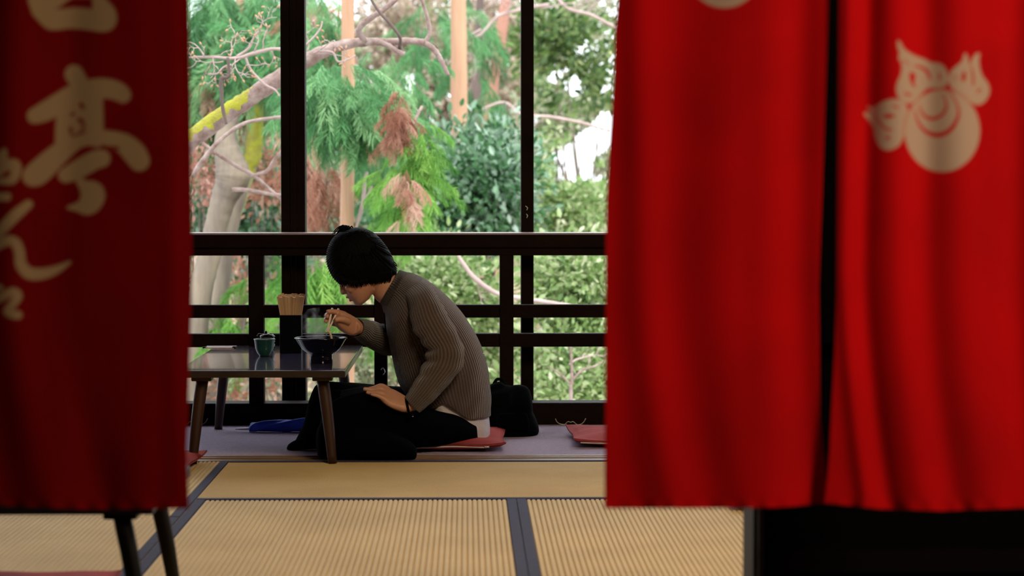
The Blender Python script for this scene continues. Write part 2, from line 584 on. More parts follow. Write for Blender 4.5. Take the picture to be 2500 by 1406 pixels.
ge = box('floor_entrance', (-4, -2.6, GZ - 0.1), (4, 4.24, GZ), M['concrete'], None, 0)
tag(ge, None, None, None, 'structure')
st = box('trim_2', (-3.0, 4.19, GZ), (0.45, 4.30, -0.002), M['wood'], None, 0.006)
tag(st, None, None, None, 'structure')
tag(box('wall_left', (-3.15, -2.6, GZ), (-3.0, 8.9, 2.6), M['plaster'], None, 0), None, None, None, 'structure')
tag(box('wall_right', (3.2, -2.6, GZ), (3.35, 8.9, 2.6), M['plaster'], None, 0), None, None, None, 'structure')
tag(box('wall_back', (-3.15, -2.7, GZ), (3.35, -2.6, 2.6), M['plaster'], None, 0), None, None, None, 'structure')
ce = box('ceiling', (-3.15, -2.7, 2.6), (3.35, 9.35, 2.7), M['ceil'], None, 0)
tag(ce, None, None, None, 'structure')
for i in range(10):
    b = box('ceiling_batten', (-3.0, -2.0 + i * 1.15, 2.56), (3.2, -1.96 + i * 1.15, 2.602), M['wood'], None, 0.003)
    b.parent = ce

# dark sliding door beside the entrance, behind the right-hand cloths
X0 = W(1812, 1300, 4.4).x
d1 = box('door_1', (X0, 4.33, -0.03), (3.19, 4.372, 2.2), M['panel'], None, 0.002)
tag(d1, None, None, None, 'structure')


def dpart(name, xa, xb, z0, z1, ya=4.30, yb=4.34, m='panel'):
    o = box(name, (xa, ya, z0), (xb, yb, z1), M[m], None, 0.003)
    o.parent = d1
    return o


XP = lambda px, d=4.3: W(px, 700, d).x
ZP = lambda py, d=4.3: W(1800, py, d).z
dpart('door_edge', X0 - 0.001, XP(1838), -0.35, 2.2, 4.22, 4.38, 'black_wood')
dpart('door_stile', XP(1838), XP(1851), -0.35, 2.2, 4.20, 4.30, 'wood_brown')['label'] = 'front edge of the door frame, coloured brown as if lit'  # lighter brown stands for light catching this edge
dpart('door_stile', XP(1851), XP(1897), -0.35, 2.2, 4.24, 4.34, 'door_wood')
dpart('door_rail', XP(1897), 3.18, ZP(1392), ZP(1338), 4.26, 4.34, 'door_wood')
dpart('door_rail', XP(1897), 3.18, 0.62, 0.70, 4.27, 4.34, 'panel')
dpart('door_rail', XP(1897), 3.18, -0.35, ZP(1406) - 0.02, 4.29, 4.34, 'panel')
dpart('door_stile', 1.45, 1.53, -0.03, 2.2, 4.28, 4.34, 'panel')

# ================================================================== RAILING
RD = 8.70
zr = lambda py: W(970, py, RD).z
xr = lambda px: W(px, 700, RD).x
rail = empty('veranda_railing', (0, RD, 0), 'dark stained wooden veranda railing with two middle bars and square uprights', 'railing')
box('top_rail', (-2.98, RD, zr(606)), (3.18, RD + 0.17, zr(573.5)), M['wood'], rail, 0.006)
box('rail_lit_edge', (-2.98, RD - 0.004, zr(573.4)), (3.18, RD + 0.176, zr(568.6)), M['cap'], rail, 0.0025)['label'] = 'pale strip coloured like the sky-lit top edge of the handrail'  # added thin strip, sky light put into its colour
box('top_rail_base', (-2.98, RD + 0.012, zr(624)), (3.18, RD + 0.13, zr(606.2)), M['wood'], rail, 0.003)
box('middle_rail', (-2.98, RD + 0.02, zr(776.5)), (3.18, RD + 0.07, zr(745)), M['wood'], rail, 0.004)
box('middle_rail', (-2.98, RD + 0.02, zr(848)), (3.18, RD + 0.07, zr(815.5)), M['wood'], rail, 0.004)
box('base_beam', (-2.98, RD, -0.012), (3.18, RD + 0.12, zr(984)), M['wood'], rail, 0.005)
for a, b in ((-315, -278), (-8, 29), (299, 336), (606, 643), (913, 945), (1220, 1254), (1527, 1561), (1834, 1868), (2140, 2175)):
    box('upright', (xr(a), RD + 0.006, zr(985)), (xr(b), RD + 0.06, zr(623)), M['wood'], rail, 0.003)
# pale curled wires stand for light rimming cutouts in the base beam
for cx, sgn in ((1393, 1), (470, 1)):
    pts = [(-37, -12), (-33, -4), (-25, 1), (-14, 2), (-9, -3), (-5, -5), (0, -3), (5, -5), (9, -3), (12, 0), (18, 3), (26, 1), (33, -5), (37, -13)]
    P = [W(cx + x, 1034 + y, RD - 0.006) for x, y in pts]
    link('cutout_lit_rim', mesh('cutout_lit_rim', *tube(P, [0.0019] * len(P), 6, 3)), M['brass'], rail)['label'] = 'thin pale wire standing for the lit rim of a cutout'

PD = 8.90
xq = lambda px: W(px, 700, PD).x


def post(x0, x1, label, latch=None):
    g = empty('wooden_post', ((xq(x0) + xq(x1)) / 2, PD, -0.14), label, 'post')
    box('shaft', (xq(x0), PD, -0.14), (xq(x1), PD + 0.09, 2.6), M['wood'], g, 0.004)
    if latch:
        for i, y in enumerate((503, 522)):
            P = [W(1283 + 2 * i, y, PD - 0.003), W(1288, y + 4, PD - 0.006), W(1286, y + 10, PD - 0.003)]
            link('latch', mesh('latch', *tube(P, [0.0018] * 3, 6, 3)), M['brass'], g)['label'] = 'small brass latch'
    return g


p1 = post(687, 746, 'thick square dark wooden post left of the seated person, behind the railing')
box('edge_strip', (xq(711), PD - 0.012, 0.0), (xq(723), PD, 2.6), M['wood'], p1, 0.002)
post(1272, 1303, 'slim dark wooden post with a small brass latch right of the seated person', True)
post(1890, 1930, 'slim dark wooden post behind the right-hand red cloth')
hp = [W(930, 903, RD), W(935, 898, RD - 0.006), W(940, 908, RD - 0.008), W(935, 915, RD)]
link('hook', mesh('hook', *tube(hp, [0.0016] * 4, 6, 3)), M['brass'], rail)['label'] = 'tiny brass hook'

# ================================================================== NOREN CLOTHS
def seg_sdf(X, Y, pts, radii):
    D = np.full(X.shape, 1e9)
    for (x0, y0), (x1, y1), r0, r1 in zip(pts[:-1], pts[1:], radii[:-1], radii[1:]):
        dx, dy = x1 - x0, y1 - y0
        t = np.clip(((X - x0) * dx + (Y - y0) * dy) / (dx * dx + dy * dy + 1e-9), 0, 1)
        D = np.minimum(D, np.hypot(X - x0 - t * dx, Y - y0 - t * dy) - (r0 + (r1 - r0) * t))
    return D


def poly_sdf(X, Y, pts):
    D = seg_sdf(X, Y, pts + pts[:1], [0] * (len(pts) + 1))
    ins = np.zeros(X.shape, bool)
    n = len(pts)
    for i in range(n):
        (x0, y0), (x1, y1) = pts[i], pts[(i + 1) % n]
        if y0 == y1: continue
        c = ((Y < y0) != (Y < y1)) & (X < (x1 - x0) * (Y - y0) / (y1 - y0) + x0)
        ins ^= c
    return np.where(ins, -D, D)


def smooth_poly(pts, k=4):
    P = np.array(pts + [pts[0], pts[1], pts[2]], float)
    C = cat_rom(P, k)
    return [tuple(q) for q in C[k:k * (len(pts) + 1)]]


def sc(pts, s, ox=0.0, oy=0.0):
    return [(ox + x / s, oy + y / s) for x, y in pts]


def stroke(X, Y, pr, s, ox=0, oy=0, k=4, grow=0.0):
    pts = cat_rom([(ox + x / s, oy + y / s, (r + grow) / s) for x, y, r in pr], k)
    return seg_sdf(X, Y, [tuple(p[:2]) for p in pts], list(np.maximum(pts[:, 2], 0.2)))


def cov(D, soft=1.6):
    return np.clip(0.5 - D / (2 * soft), 0, 1)


def print_left(X, Y):
    s = 1.758
    D = np.full(X.shape, 1e9)
    add = lambda pr: np.minimum(D, stroke(X, Y, pr, s, grow=4.0))
    pos = [
        [(318, 318, 36), (348, 368, 34)],
        [(150, 497, 30), (195, 478, 38), (260, 440, 40), (330, 400, 40), (400, 385, 42), (460, 380, 38), (505, 392, 36), (528, 408, 30)],
        [(278, 430, 30), (272, 520, 28), (268, 600, 28)],
        [(402, 400, 34), (404, 500, 35), (408, 600, 32)],
        [(340, 420, 50), (345, 520, 42), (335, 590, 28)],
        [(140, 755, 40), (165, 740, 48), (230, 680, 44), (290, 630, 36), (340, 600, 30), (410, 590, 28), (460, 592, 28), (530, 615, 38), (575, 655, 45), (598, 690, 40)],
        [(282, 752, 28), (330, 730, 36), (400, 690, 36), (436, 680, 34)],
        [(345, 780, 14), (365, 800, 22), (398, 830, 46), (390, 865, 44), (372, 885, 33), (340, 888, 18), (295, 891, 3)],
        [(0, 690, 30), (14, 660, 14), (18, 648, 8)],
        [(0, 735, 12), (20, 715, 18), (55, 705, 20), (72, 715, 16), (66, 745, 18), (50, 772, 15), (0, 778, 10)],
        [(-20, 845, 14), (30, 845, 14)],
        [(122, 877, 15), (70, 920, 20), (20, 970, 20), (-20, 1015, 18)],
        [(-20, 1058, 18), (30, 1033, 17), (66, 1042, 18), (84, 1085, 18), (90, 1135, 20), (125, 1172, 22), (180, 1175, 20), (240, 1158, 14), (298, 1127, 3)],
        [(-10, 1228, 8), (3, 1236, 8)],
        [(-20, 1290, 14), (20, 1268, 16), (58, 1254, 16), (76, 1272, 16), (55, 1305, 14), (30, 1335, 14), (55, 1348, 16), (78, 1352, 14)],
        [(-20, 745, 10), (0, 742, 10)],
    ]
    for pr in pos:
        D = add(pr)
    D = np.minimum(D, poly_sdf(X, Y, smooth_poly(sc([(140, -60), (132, 40), (165, 90), (215, 128), (300, 122), (380, 128), (440, 137), (485, 122), (502, 80), (490, 35), (450, -10), (420, -60)], s), 3)))
    neg = [[(347, 447, 8), (355, 460, 9)], [(308, 492, 8), (318, 486, 5)], [(338, 512, 7), (352, 522, 11)], [(303, 552, 8), (305, 570, 6)],
           [(310, 585, 4), (362, 566, 6)], [(345, 560, 3), (362, 540, 7)], [(380, 632, 6), (412, 632, 4)], [(460, 628, 3), (505, 636, 8)]]
    for pr in neg:
        D = np.maximum(D, -stroke(X, Y, pr, s))
    D = np.maximum(D, -poly_sdf(X, Y, sc([(240, 40), (310, -10), (395, -10), (397, 38), (320, 32)], s)))
    return cov(D, 2.5)


def print_mid(X, Y):
    return cov(np.hypot((X - 1768) / 1.05, Y + 62) - 81, 2.5)


def print_right(X, Y):
    s, ox, oy = 3.516, 2060, 60
    U = (X - (ox + 845 / s)) * s
    V = (Y - (oy + 912 / s)) * s
    big = (np.hypot(U / 322, V / 352) - 1) * 335 / s
    D = big
    for pr in ([(606, 735, 5), (640, 840, 10), (700, 915, 15), (790, 948, 20), (880, 928, 20), (950, 860, 17), (987, 760, 11), (970, 680, 8), (930, 610, 6), (890, 575, 4)],
               [(652, 695, 4), (665, 745, 8), (700, 790, 12), (760, 808, 14), (830, 785, 13), (872, 735, 12), (880, 670, 9), (850, 600, 5)]):
        D = np.maximum(D, -stroke(X, Y, pr, s, ox, oy))
    pet = [
        ([(205, 700), (240, 712), (290, 690), (350, 655), (430, 640), (505, 658), (552, 730), (540, 860), (515, 960), (470, 1040), (385, 1078), (310, 1050), (268, 970), (255, 890), (215, 820), (175, 770), (190, 752), (240, 765), (225, 735)],
         [[(350, 785, 12), (385, 785, 18), (430, 785, 10)], [(265, 775, 3), (310, 840, 8), (355, 890, 10), (410, 905, 8)], [(365, 970, 11), (392, 975, 11)], [(425, 700, 8), (465, 710, 8)]]),
        ([(460, 138), (485, 150), (520, 210), (600, 262), (700, 300), (750, 327), (830, 337), (880, 390), (900, 460), (875, 528), (800, 548), (715, 550), (655, 615), (620, 665), (560, 680), (495, 655), (455, 590), (455, 510), (490, 430), (497, 340), (470, 290), (478, 240), (462, 190)],
         [[(578, 415, 10), (590, 445, 26), (588, 490, 16), (605, 530, 9)], [(600, 350, 4), (670, 370, 12), (715, 405, 14), (740, 465, 9)], [(818, 425, 9), (825, 470, 9)], [(525, 590, 9), (570, 605, 10)], [(500, 300, 3), (560, 335, 5)]]),
        ([(1048, 248), (1068, 290), (1078, 345), (1100, 300), (1130, 255), (1168, 248), (1160, 310), (1172, 390), (1195, 450), (1240, 510), (1250, 590), (1205, 665), (1140, 690), (1070, 655), (990, 590), (925, 545), (902, 480), (918, 405), (975, 350), (1018, 310), (1030, 262)],
         [[(1035, 410, 10), (1030, 450, 20), (1025, 480, 10)], [(1090, 350, 4), (1108, 430, 9), (1112, 520, 7)], [(1150, 575, 10), (1172, 555, 8)], [(955, 440, 6), (960, 470, 6)]]),
    ]
    allp = None
    for poly, negs in pet:
        Q = poly_sdf(X, Y, smooth_poly(sc(poly, s, ox, oy), 3))
        Q = np.maximum(Q, 2.2 - big)
        for pr in negs:
            Q = np.maximum(Q, -stroke(X, Y, pr, s, ox, oy))
        D = np.minimum(D, Q)
    return cov(D, 1.3)


def interp(tbl, y):
    a = np.array(tbl, float)
    return np.interp(y, a[:, 0], a[:, 1])


def noren(name, lt, rt, bt, d0, folds, printer, label, step=3.0, mat='noren'):
    """a hanging cloth: left/right edge tables (y, x), bottom table (x, y), fold list"""
    ncol = int((rt[0][1] - lt[0][1]) / step)
    rows = list(np.arange(-880, -20, 30.0)) + list(np.arange(-20, 1180, step * 1.15)) + list(np.arange(1180, 1251, 2.2))
    rows = np.array(rows)
    rows = (rows + 880) / (rows[-1] + 880)
    u = np.linspace(0, 1, ncol)
    U, T = np.meshgrid(u, rows)
    Yg = -880 + T * (1245 + 880)
    for _ in range(2):
        xl, xr_ = interp(lt, Yg), interp(rt, Yg)
        X = xl + (xr_ - xl) * U
        bot = interp(bt, X)
        Yg = -880 + T * (bot + 880)
    # little hem waviness
    hem = np.clip((Yg - 1160) / 80, 0, 1)
    Z = np.zeros(X.shape)
    for (xt, xm, xb, w, a) in folds:
        xc = np.where(Yg < 650, xt + (xm - xt) * np.clip(Yg, -300, 650) / 650, xm + (xb - xm) * ((Yg - 650) / 595) ** 1.6)
        e = np.exp(-((X - xc) / w) ** 2)
        Z += 0.85 * a * e
    rs = np.random.RandomState(hash(name) % 1000 if False else len(label))
    for k in range(7):
        ph, wl, am = rs.rand() * 6.28, 130 + rs.rand() * 300, 0.0006 * rs.rand()
        Z += am * np.sin((X + 0.15 * Yg * rs.randn() * 0.4) / wl * 6.28 + ph)
    Z += hem * 0.0022 * np.sin(X / 9.0 + 0.7 * np.sin(X / 37.0)) * np.clip((Yg - 1215) / 25, 0, 1)
    D = d0 - Z
    fx = (X - 1250) / F
    fy = -(Yg - 703) / F
    R = np.array(RC)
    ray = np.stack([fx * R[i, 0] + fy * R[i, 1] - R[i, 2] for i in range(3)], -1)
    P = np.array(EYE) + ray * (D / ray[..., 1])[..., None]
    nr, nc = X.shape
    idx = np.arange(nr * nc).reshape(nr, nc)
    q = np.stack([idx[:-1, :-1], idx[:-1, 1:], idx[1:, 1:], idx[1:, :-1]], -1).reshape(-1, 4)
    me = npmesh(name, P.reshape(-1, 3), q[:, ::-1])
    a = me.attributes.new('print', 'FLOAT', 'POINT')
    a.data.foreach_set('value', printer(X, Yg).astype(np.float32).ravel())
    o = link(name, me, M[mat])
    sd = o.modifiers.new('thickness', 'SOLIDIFY')
    sd.thickness = 0.0012
    sd.offset = -1
    tag(o, label, 'curtain', 'red hanging cloths across the entrance')
    return o


ND = 3.6
noren('entrance_curtain', [(-880, -300), (1245, -300)], [(-880, 461), (0, 461), (300, 466), (650, 470), (900, 463), (1100, 456), (1180, 459), (1245, 461)],
      [(-300, 1228), (0, 1235), (200, 1244), (460, 1242)], ND,
      [(30, 20, 120, 60, 0.012), (180, 150, 260, 50, -0.006), (330, 380, 350, 70, 0.006), (420, 425, 440, 30, 0.004), (-60, -40, 10, 70, -0.01)],
      print_left, 'dark red hanging cloth at the left with large cream brush lettering', mat='noren_left_shaded')
noren('entrance_curtain', [(-880, 1515), (0, 1507), (70, 1500), (200, 1497), (350, 1487), (480, 1480), (600, 1478), (1000, 1477), (1245, 1476)],
      [(-880, 2030), (0, 2023), (400, 2009), (700, 1998), (1000, 2001), (1180, 2016), (1245, 2019)],
      [(1470, 1241), (1700, 1241), (1900, 1239), (2018, 1229)], ND,
      [(1560, 1575, 1640, 45, 0.010), (1660, 1650, 1750, 60, -0.007), (1800, 1770, 1830, 75, 0.012), (1955, 1950, 1990, 48, -0.016), (1500, 1500, 1540, 40, -0.004), (1880, 1870, 1890, 50, 0.008)],
      print_mid, 'bright red hanging cloth in the middle with a cream round mark at its top')
noren('entrance_curtain', [(-880, 2040), (0, 2047), (400, 2044), (700, 2042), (900, 2035), (1100, 2025), (1180, 2018), (1245, 2010)],
      [(-880, 2760), (1245, 2760)],
      [(2010, 1228), (2150, 1243), (2300, 1248), (2500, 1240), (2760, 1236)], ND - 0.012,
      [(2075, 2065, 2120, 26, 0.014), (2118, 2105, 2170, 30, -0.016), (2190, 2190, 2260, 45, 0.012), (2262, 2260, 2330, 40, -0.009), (2345, 2350, 2420, 55, 0.011), (2480, 2480, 2520, 40, -0.012), (2600, 2600, 2620, 60, 0.01)],
      print_right, 'bright red hanging cloth at the right edge with a cream jewel and petals crest')
rp = [W(-420, -885, ND), W(2800, -885, ND)]
rod = link('curtain_rod', mesh('curtain_rod', *tube(rp, [0.014, 0.014], 16, 1)), M['wood'])
rod.data.transform(Matrix.Translation((0, 0, 0.01)))
tag(rod, 'round dark wooden rod that carries the red hanging cloths', 'rod')

# ================================================================== LOW TABLES
def table(x0, x1, y0, y1, h, label, top, edge, leg, inset=0.079, splay=0.033, legr=0.021, parts=True):
    g = empty('low_table', ((x0 + x1) / 2, (y0 + y1) / 2, 0), label, 'table')
    bb = box('tabletop', (x0, y0, h - 0.022), (x1, y1, h), M[top], g, 0.003)
    bb2 = box('tabletop_edge', (x0 + 0.0005, y0 - 0.0015, h - 0.024), (x1 - 0.0005, y0 + 0.004, h - 0.003), M[edge], g, 0.001)
    box('tabletop_edge', (x1 - 0.004, y0, h - 0.024), (x1 + 0.0015, y1, h - 0.003), M[edge], g, 0.001)
    for sx in (-1, 1):
        for sy in (-1, 1):
            cx = x0 + (inset if sy < 0 else inset * 0.55) if sx < 0 else x1 - inset
            cy = y0 + inset if sy < 0 else y1 - inset
            box('leg_block', (cx - 0.034, cy - 0.034, h - 0.040), (cx + 0.034, cy + 0.034, h - 0.022), M[leg], g, 0.004)
            v, f = tube([Vector((cx, cy, h - 0.04)), Vector((cx + sx * splay * 0.5, cy + sy * splay * 0.25, h / 2)), Vector((cx + sx * splay, cy + sy * splay * 0.5, 0.0))],
                        [legr, legr * 0.95, legr * 0.72], 16, 4)
            link('leg', mesh('leg', v, f), M[leg], g)
    return g


tx1, tx0 = W(842, 905, 7.40).x, W(842, 905, 7.40).x - 0.565
table(tx0, tx1, 7.40, 8.62, 0.32, 'low dark lacquered table with round brown legs that carries the noodle bowl', 'lacquer', 'tableedge', 'wood_brown')
fx1 = W(371, 1255, 4.40).x
fz = W(371, 1256, 4.40).z + 0.024
table(fx1 - 1.22, fx1, 4.40, 5.00, fz, 'low black table half hidden below the left red cloth', 'black_wood', 'black_wood', 'black_wood', 0.07, 0.045, 0.019)

# ================================================================== CUSHIONS
def cushion(c, rot, size, label, t=0.035, zipper=True, zh=0.0):
    n = 26
    V, Fc = [], []
    for s in (1, -1):
        for i in range(n + 1):
            for j in range(n + 1):
                u, v = 2 * i / n - 1, 2 * j / n - 1
                pinch = 1 - 0.05 * (1 - abs(u * v)) * (abs(u) ** 6 + abs(v) ** 6)
                h = ((1 - abs(u) ** 3.2) * (1 - abs(v) ** 3.2)) ** 0.42
                wob = 0.0025 * math.sin(7 * u + 3 * v) + 0.002 * math.sin(11 * v - 4 * u)
                lift = 0.012 * (abs(u) * abs(v)) ** 4
                V.append((u * size / 2 * pinch, v * size / 2 * pinch, t * 0.5 + lift + s * (0.003 + (t * 0.5 - 0.003) * h) + (wob * h if s > 0 else 0)))
    m = (n + 1) ** 2
    for s in (0, 1):
        for i in range(n):
            for j in range(n):
                a = s * m + i * (n + 1) + j
                q = (a, a + n + 1, a + n + 2, a + 1)
                Fc.append(q if s == 0 else q[::-1])
    for i in range(n):
        for (a, b) in (((i) * (n + 1), (i + 1) * (n + 1)), ((i + 1) * (n + 1) + n, i * (n + 1) + n), (i + 1, i), (n * (n + 1) + i, n * (n + 1) + i + 1)):
            Fc.append((a, b, b + m, a + m))
    g = empty('floor_cushion', c, label, 'cushion')
    R = Matrix.Rotation(rot, 4, 'Z')
    o = link('cushion_cover', mesh('cushion_cover', V, Fc), M['cushion'])
    o.data.transform(R)
    o.parent = g
    if zipper:
        P = [R @ Vector((x * size / 2, -size / 2 * 0.965, t * 0.40 + 0.002 * math.sin(x * 5))) for x in np.linspace(-0.9, 0.72, 12)]
        z = link('zipper', mesh('zipper', *tube(P, [0.003] * 12, 6, 2)), M['zip'])
        z['label'] = 'pale zipper along the front seam'
        z.parent = g
        pp = R @ Vector((0.74 * size / 2, -size / 2 * 0.985, t * 0.42))
        q = box('zipper_pull', pp - Vector((0.009, 0.003, 0.003)), pp + Vector((0.009, 0.003, 0.003)), M['metal'], None, 0.001)
        q.parent = g
    return g


c1x = W(1128, 1080, 7.95).x
cushion((c1x - 0.10, 8.02, 0.0), math.radians(-1), 0.52, 'brick red floor cushion under the seated person', 0.045)
c2x = W(1385, 1080, 8.2).x
cushion((c2x + 0.245, 8.12, 0.0), math.radians(1), 0.48, 'brick red floor cushion right of the person, half hidden by the red cloth', 0.045)
c3x = W(255, 1395, 5.2).x
c3x = W(262, 1400, 4.95).x
cushion((c3x - 0.245, 4.87, 0.0), math.radians(0), 0.50, 'faded red floor cushion below the black table at the left', 0.05, False)
c4 = W(465, 1160, 7.10)
cushion((c4.x - 0.25, 7.31, 0.0), math.radians(-3), 0.48, 'red floor cushion on the mats behind the left cloth, only its corner showing', 0.045)
c5 = W(1785, 1254, 6.25)
cushion((c5.x + 0.245, 6.55, 0.0), math.radians(0), 0.48, 'dark red floor cushion behind the middle cloth, only its corner showing', 0.045)

# ================================================================== THINGS ON THE TABLE
TZ = 0.32
bx = W(783.5, 870, 7.72)
bc = (bx.x, 7.72, TZ)
R0 = 63.5 * 7.72 / F
bowl = empty('noodle_bowl', bc, 'wide black noodle bowl on a tall foot, steaming, in front of the seated person', 'bowl')
H = 0.088
prof = [(0.0, 0.004), (0.036, 0.004), (0.040, 0.0), (0.0415, 0.002), (0.0395, 0.020), (0.040, 0.031), (0.052, 0.036), (0.066, 0.050), (0.077, 0.066), (R0 - 0.003, H - 0.004), (R0, H - 0.001), (R0 - 0.001, H + 0.001),
        (R0 - 0.005, H - 0.002), (0.073, 0.066), (0.060, 0.050), (0.045, 0.040), (0.0, 0.037)]
link('bowl_body', mesh('bowl_body', *lathe(prof, bc, 64)), M['bowl'], bowl)
link('bowl_rim', mesh('bowl_rim', *lathe([(R0 - 0.001, H - 0.0025), (R0 + 0.0018, H - 0.001), (R0 + 0.0018, H + 0.001), (R0, H + 0.0025), (R0 - 0.003, H + 0.0012), (R0 - 0.001, H - 0.0025)], bc, 64)), M['bowl'], bowl)
br = link('broth', mesh('broth', *lathe([(0.0, 0.0655), (0.0725, 0.0655)], bc, 40)), M['broth'])
br['label'] = 'brown noodle broth'
tag(br, 'brown broth filling the black noodle bowl', 'soup')

cx_ = W(646, 850, 8.05)
cc = (cx_.x, 8.05, TZ)
s8 = 8.05 / F
cup = empty('tea_cup', cc, 'small green glazed tea cup on the dark table', 'cup')
ch = 42 * s8
rr = 26.5 * s8
link('cup_body', mesh('cup_body', *lathe([(0.0, 0.003), (0.017, 0.003), (0.0185, 0.0), (0.020, 0.004), (0.0265, 0.011), (0.033, 0.027), (rr - 0.002, ch - 0.004), (rr, ch - 0.001), (rr - 0.001, ch), (rr - 0.0035, ch - 0.002), (0.030, 0.027), (0.024, 0.013), (0.0, 0.009)], cc, 48)), M['cup'], cup)
link('cup_rim', mesh('cup_rim', *lathe([(rr - 0.003, ch - 0.001), (rr - 0.0015, ch + 0.0012), (rr + 0.0006, ch), (rr + 0.0002, ch - 0.002), (rr - 0.003, ch - 0.001)], cc, 48)), M['cupin'], cup)['label'] = 'pale glazed rim'
te = link('green_tea', mesh('green_tea', *lathe([(0.0, 0.040), (0.0335, 0.040)], cc, 30)), M['broth'])
tag(te, 'tea inside the small green cup', 'tea')

# chopstick holder and disposable chopsticks
hc = W(711, 820, 8.24)
s8 = 8.24 / F
hz = W(711, 768, 8.24).z
hw = 26 * s8
g = empty('chopstick_holder', (hc.x, 8.24, TZ), 'tall black box holder filled with disposable wooden chopsticks', 'holder')
for nm, lo, hi in (('holder_side', (-hw, -hw, 0), (hw, -hw + 0.004, hz - TZ)), ('holder_side', (-hw, hw - 0.004, 0), (hw, hw, hz - TZ)),
                   ('holder_side', (-hw, -hw + 0.004, 0), (-hw + 0.004, hw - 0.004, hz - TZ)), ('holder_side', (hw - 0.004, -hw + 0.004, 0), (hw, hw - 0.004, hz - TZ)),
                   ('holder_base', (-hw + 0.004, -hw + 0.004, 0), (hw - 0.004, hw - 0.004, 0.005))):
    b = box(nm, lo, hi, M['holder'], None, 0.0015)
    b.parent = g
random.seed(5)
L = (hz - TZ) + 50 * s8
proto = None
for r in range(4):
    for k in range(10):
        u = (k - 4.5) / 4.5
        v = (r - 1.5) / 1.5
        bx_, by_ = hc.x + u * (hw - 0.009), 8.24 + v * (hw - 0.012)
        lean = (hc.x + u * (hw + 0.009) - bx_) / 0.07
        if proto is None:
            bm = bmesh.new()
            for sx in (-1, 1):
                ret = bmesh.ops.create_cube(bm, size=1)
                for w_ in ret['verts']:
                    top = w_.co.z > 0
                    w_.co = Vector((w_.co.x * (0.0046 if top else 0.003) + sx * (0.0025 if top else 0.0017), w_.co.y * (0.0042 if top else 0.003), 0.0 if not top else 0.175))
            me = bpy.data.meshes.new('disposable_chopsticks')
            bm.to_mesh(me); bm.free()
            proto = me
        o = bpy.data.objects.new('disposable_chopsticks', proto)
        if not proto.materials: proto.materials.append(M['stick'])
        COL.objects.link(o)
        ln = u * 0.16 + random.uniform(-0.012, 0.012)
        lv = v * 0.12 + random.uniform(-0.01, 0.01)
        top = Vector((hc.x + u * hw * 0.86, 8.24 + v * hw * 0.8, hz))
        dr = Vector((math.sin(ln), math.sin(lv), 1)).normalized()
        Ls = 0.175
        up = 46 * s8 + random.uniform(-0.004, 0.003) + 0.006 * (r > 1)
        base = top + dr * (up - Ls)
        if base.z < TZ + 0.006:
            base = top + dr * (up - Ls)
        o.rotation_euler = (Matrix.Rotation(0, 3, 'Z') @ dr.to_track_quat('Z', 'Y').to_matrix()).to_euler()
        o.rotation_mode = 'QUATERNION'
        q = Vector((0, 0, 1)).rotation_difference(dr)
        o.rotation_quaternion = q @ Euler((0, 0, random.uniform(-0.5, 0.5))).to_quaternion()
        o.location = base
        if proto and o.location.z < TZ + 0.006:
            sc_ = (top + dr * up - Vector((top.x, top.y, TZ + 0.006))).z / 0.175 / dr.z
            o.scale = (1, 1, sc_)
            o.location = top + dr * (up - 0.175 * sc_)
        tag(o, 'pair of plain disposable wooden chopsticks standing in the black holder', 'chopsticks', 'disposable chopsticks in the black holder')

# seasoning jar behind the cup
jc = W(653, 830, 8.42)
jc = (jc.x, 8.42, TZ)
s8 = 8.42 / F
jz = W(653, 822, 8.42).z - TZ
g = empty('seasoning_jar', jc, 'small dark brown glossy lidded jar behind the green cup', 'jar')
link('jar_body', mesh('jar_body', *lathe([(0, 0), (0.018, 0), (0.027, 0.01), (0.030, 0.022), (0.026, jz), (0.0, jz)], jc, 32)), M['jar'], g)
link('jar_lid', mesh('jar_lid', *lathe([(0.0285, jz), (0.029, jz + 0.003), (0.020, jz + 0.011), (0.006, jz + 0.014), (0, jz + 0.014)], jc, 32)), M['jar'], g)
kc = (jc[0] - 0.006, jc[1], jc[2] + jz + 0.012)
link('lid_knob', mesh('lid_knob', *lathe([(0.003, 0), (0.006, 0.004), (0.005, 0.009), (0, 0.011)], kc, 16)), M['jar'], g)
sp = [Vector(jc) + Vector((-0.012, -0.01, jz + 0.006)), Vector(jc) + Vector((-0.03, -0.012, jz + 0.012)), Vector(jc) + Vector((-0.036, -0.012, jz + 0.002))]
link('jar_spoon', mesh('jar_spoon', *tube(sp, [0.002, 0.0025, 0.0035], 8, 4)), M['jar'], g)

# menu card at the far left of the table
a = W(500, 848, 8.48)
g = empty('menu_card', (a.x, 8.5, TZ), 'small pale pink printed card lying on the far end of the table', 'card')
b = box('card_sheet', (0, -0.05, 0), (0.115, 0.05, 0.004), M['paper'], None, 0.001); b.parent = g
for k in (0, 1):
    e = box('card_clip', (-0.006 + k * 0.113, -0.05, 0.0), (0.008 + k * 0.113, -0.01, 0.0065), M['jar'], None, 0.002); e.parent = g

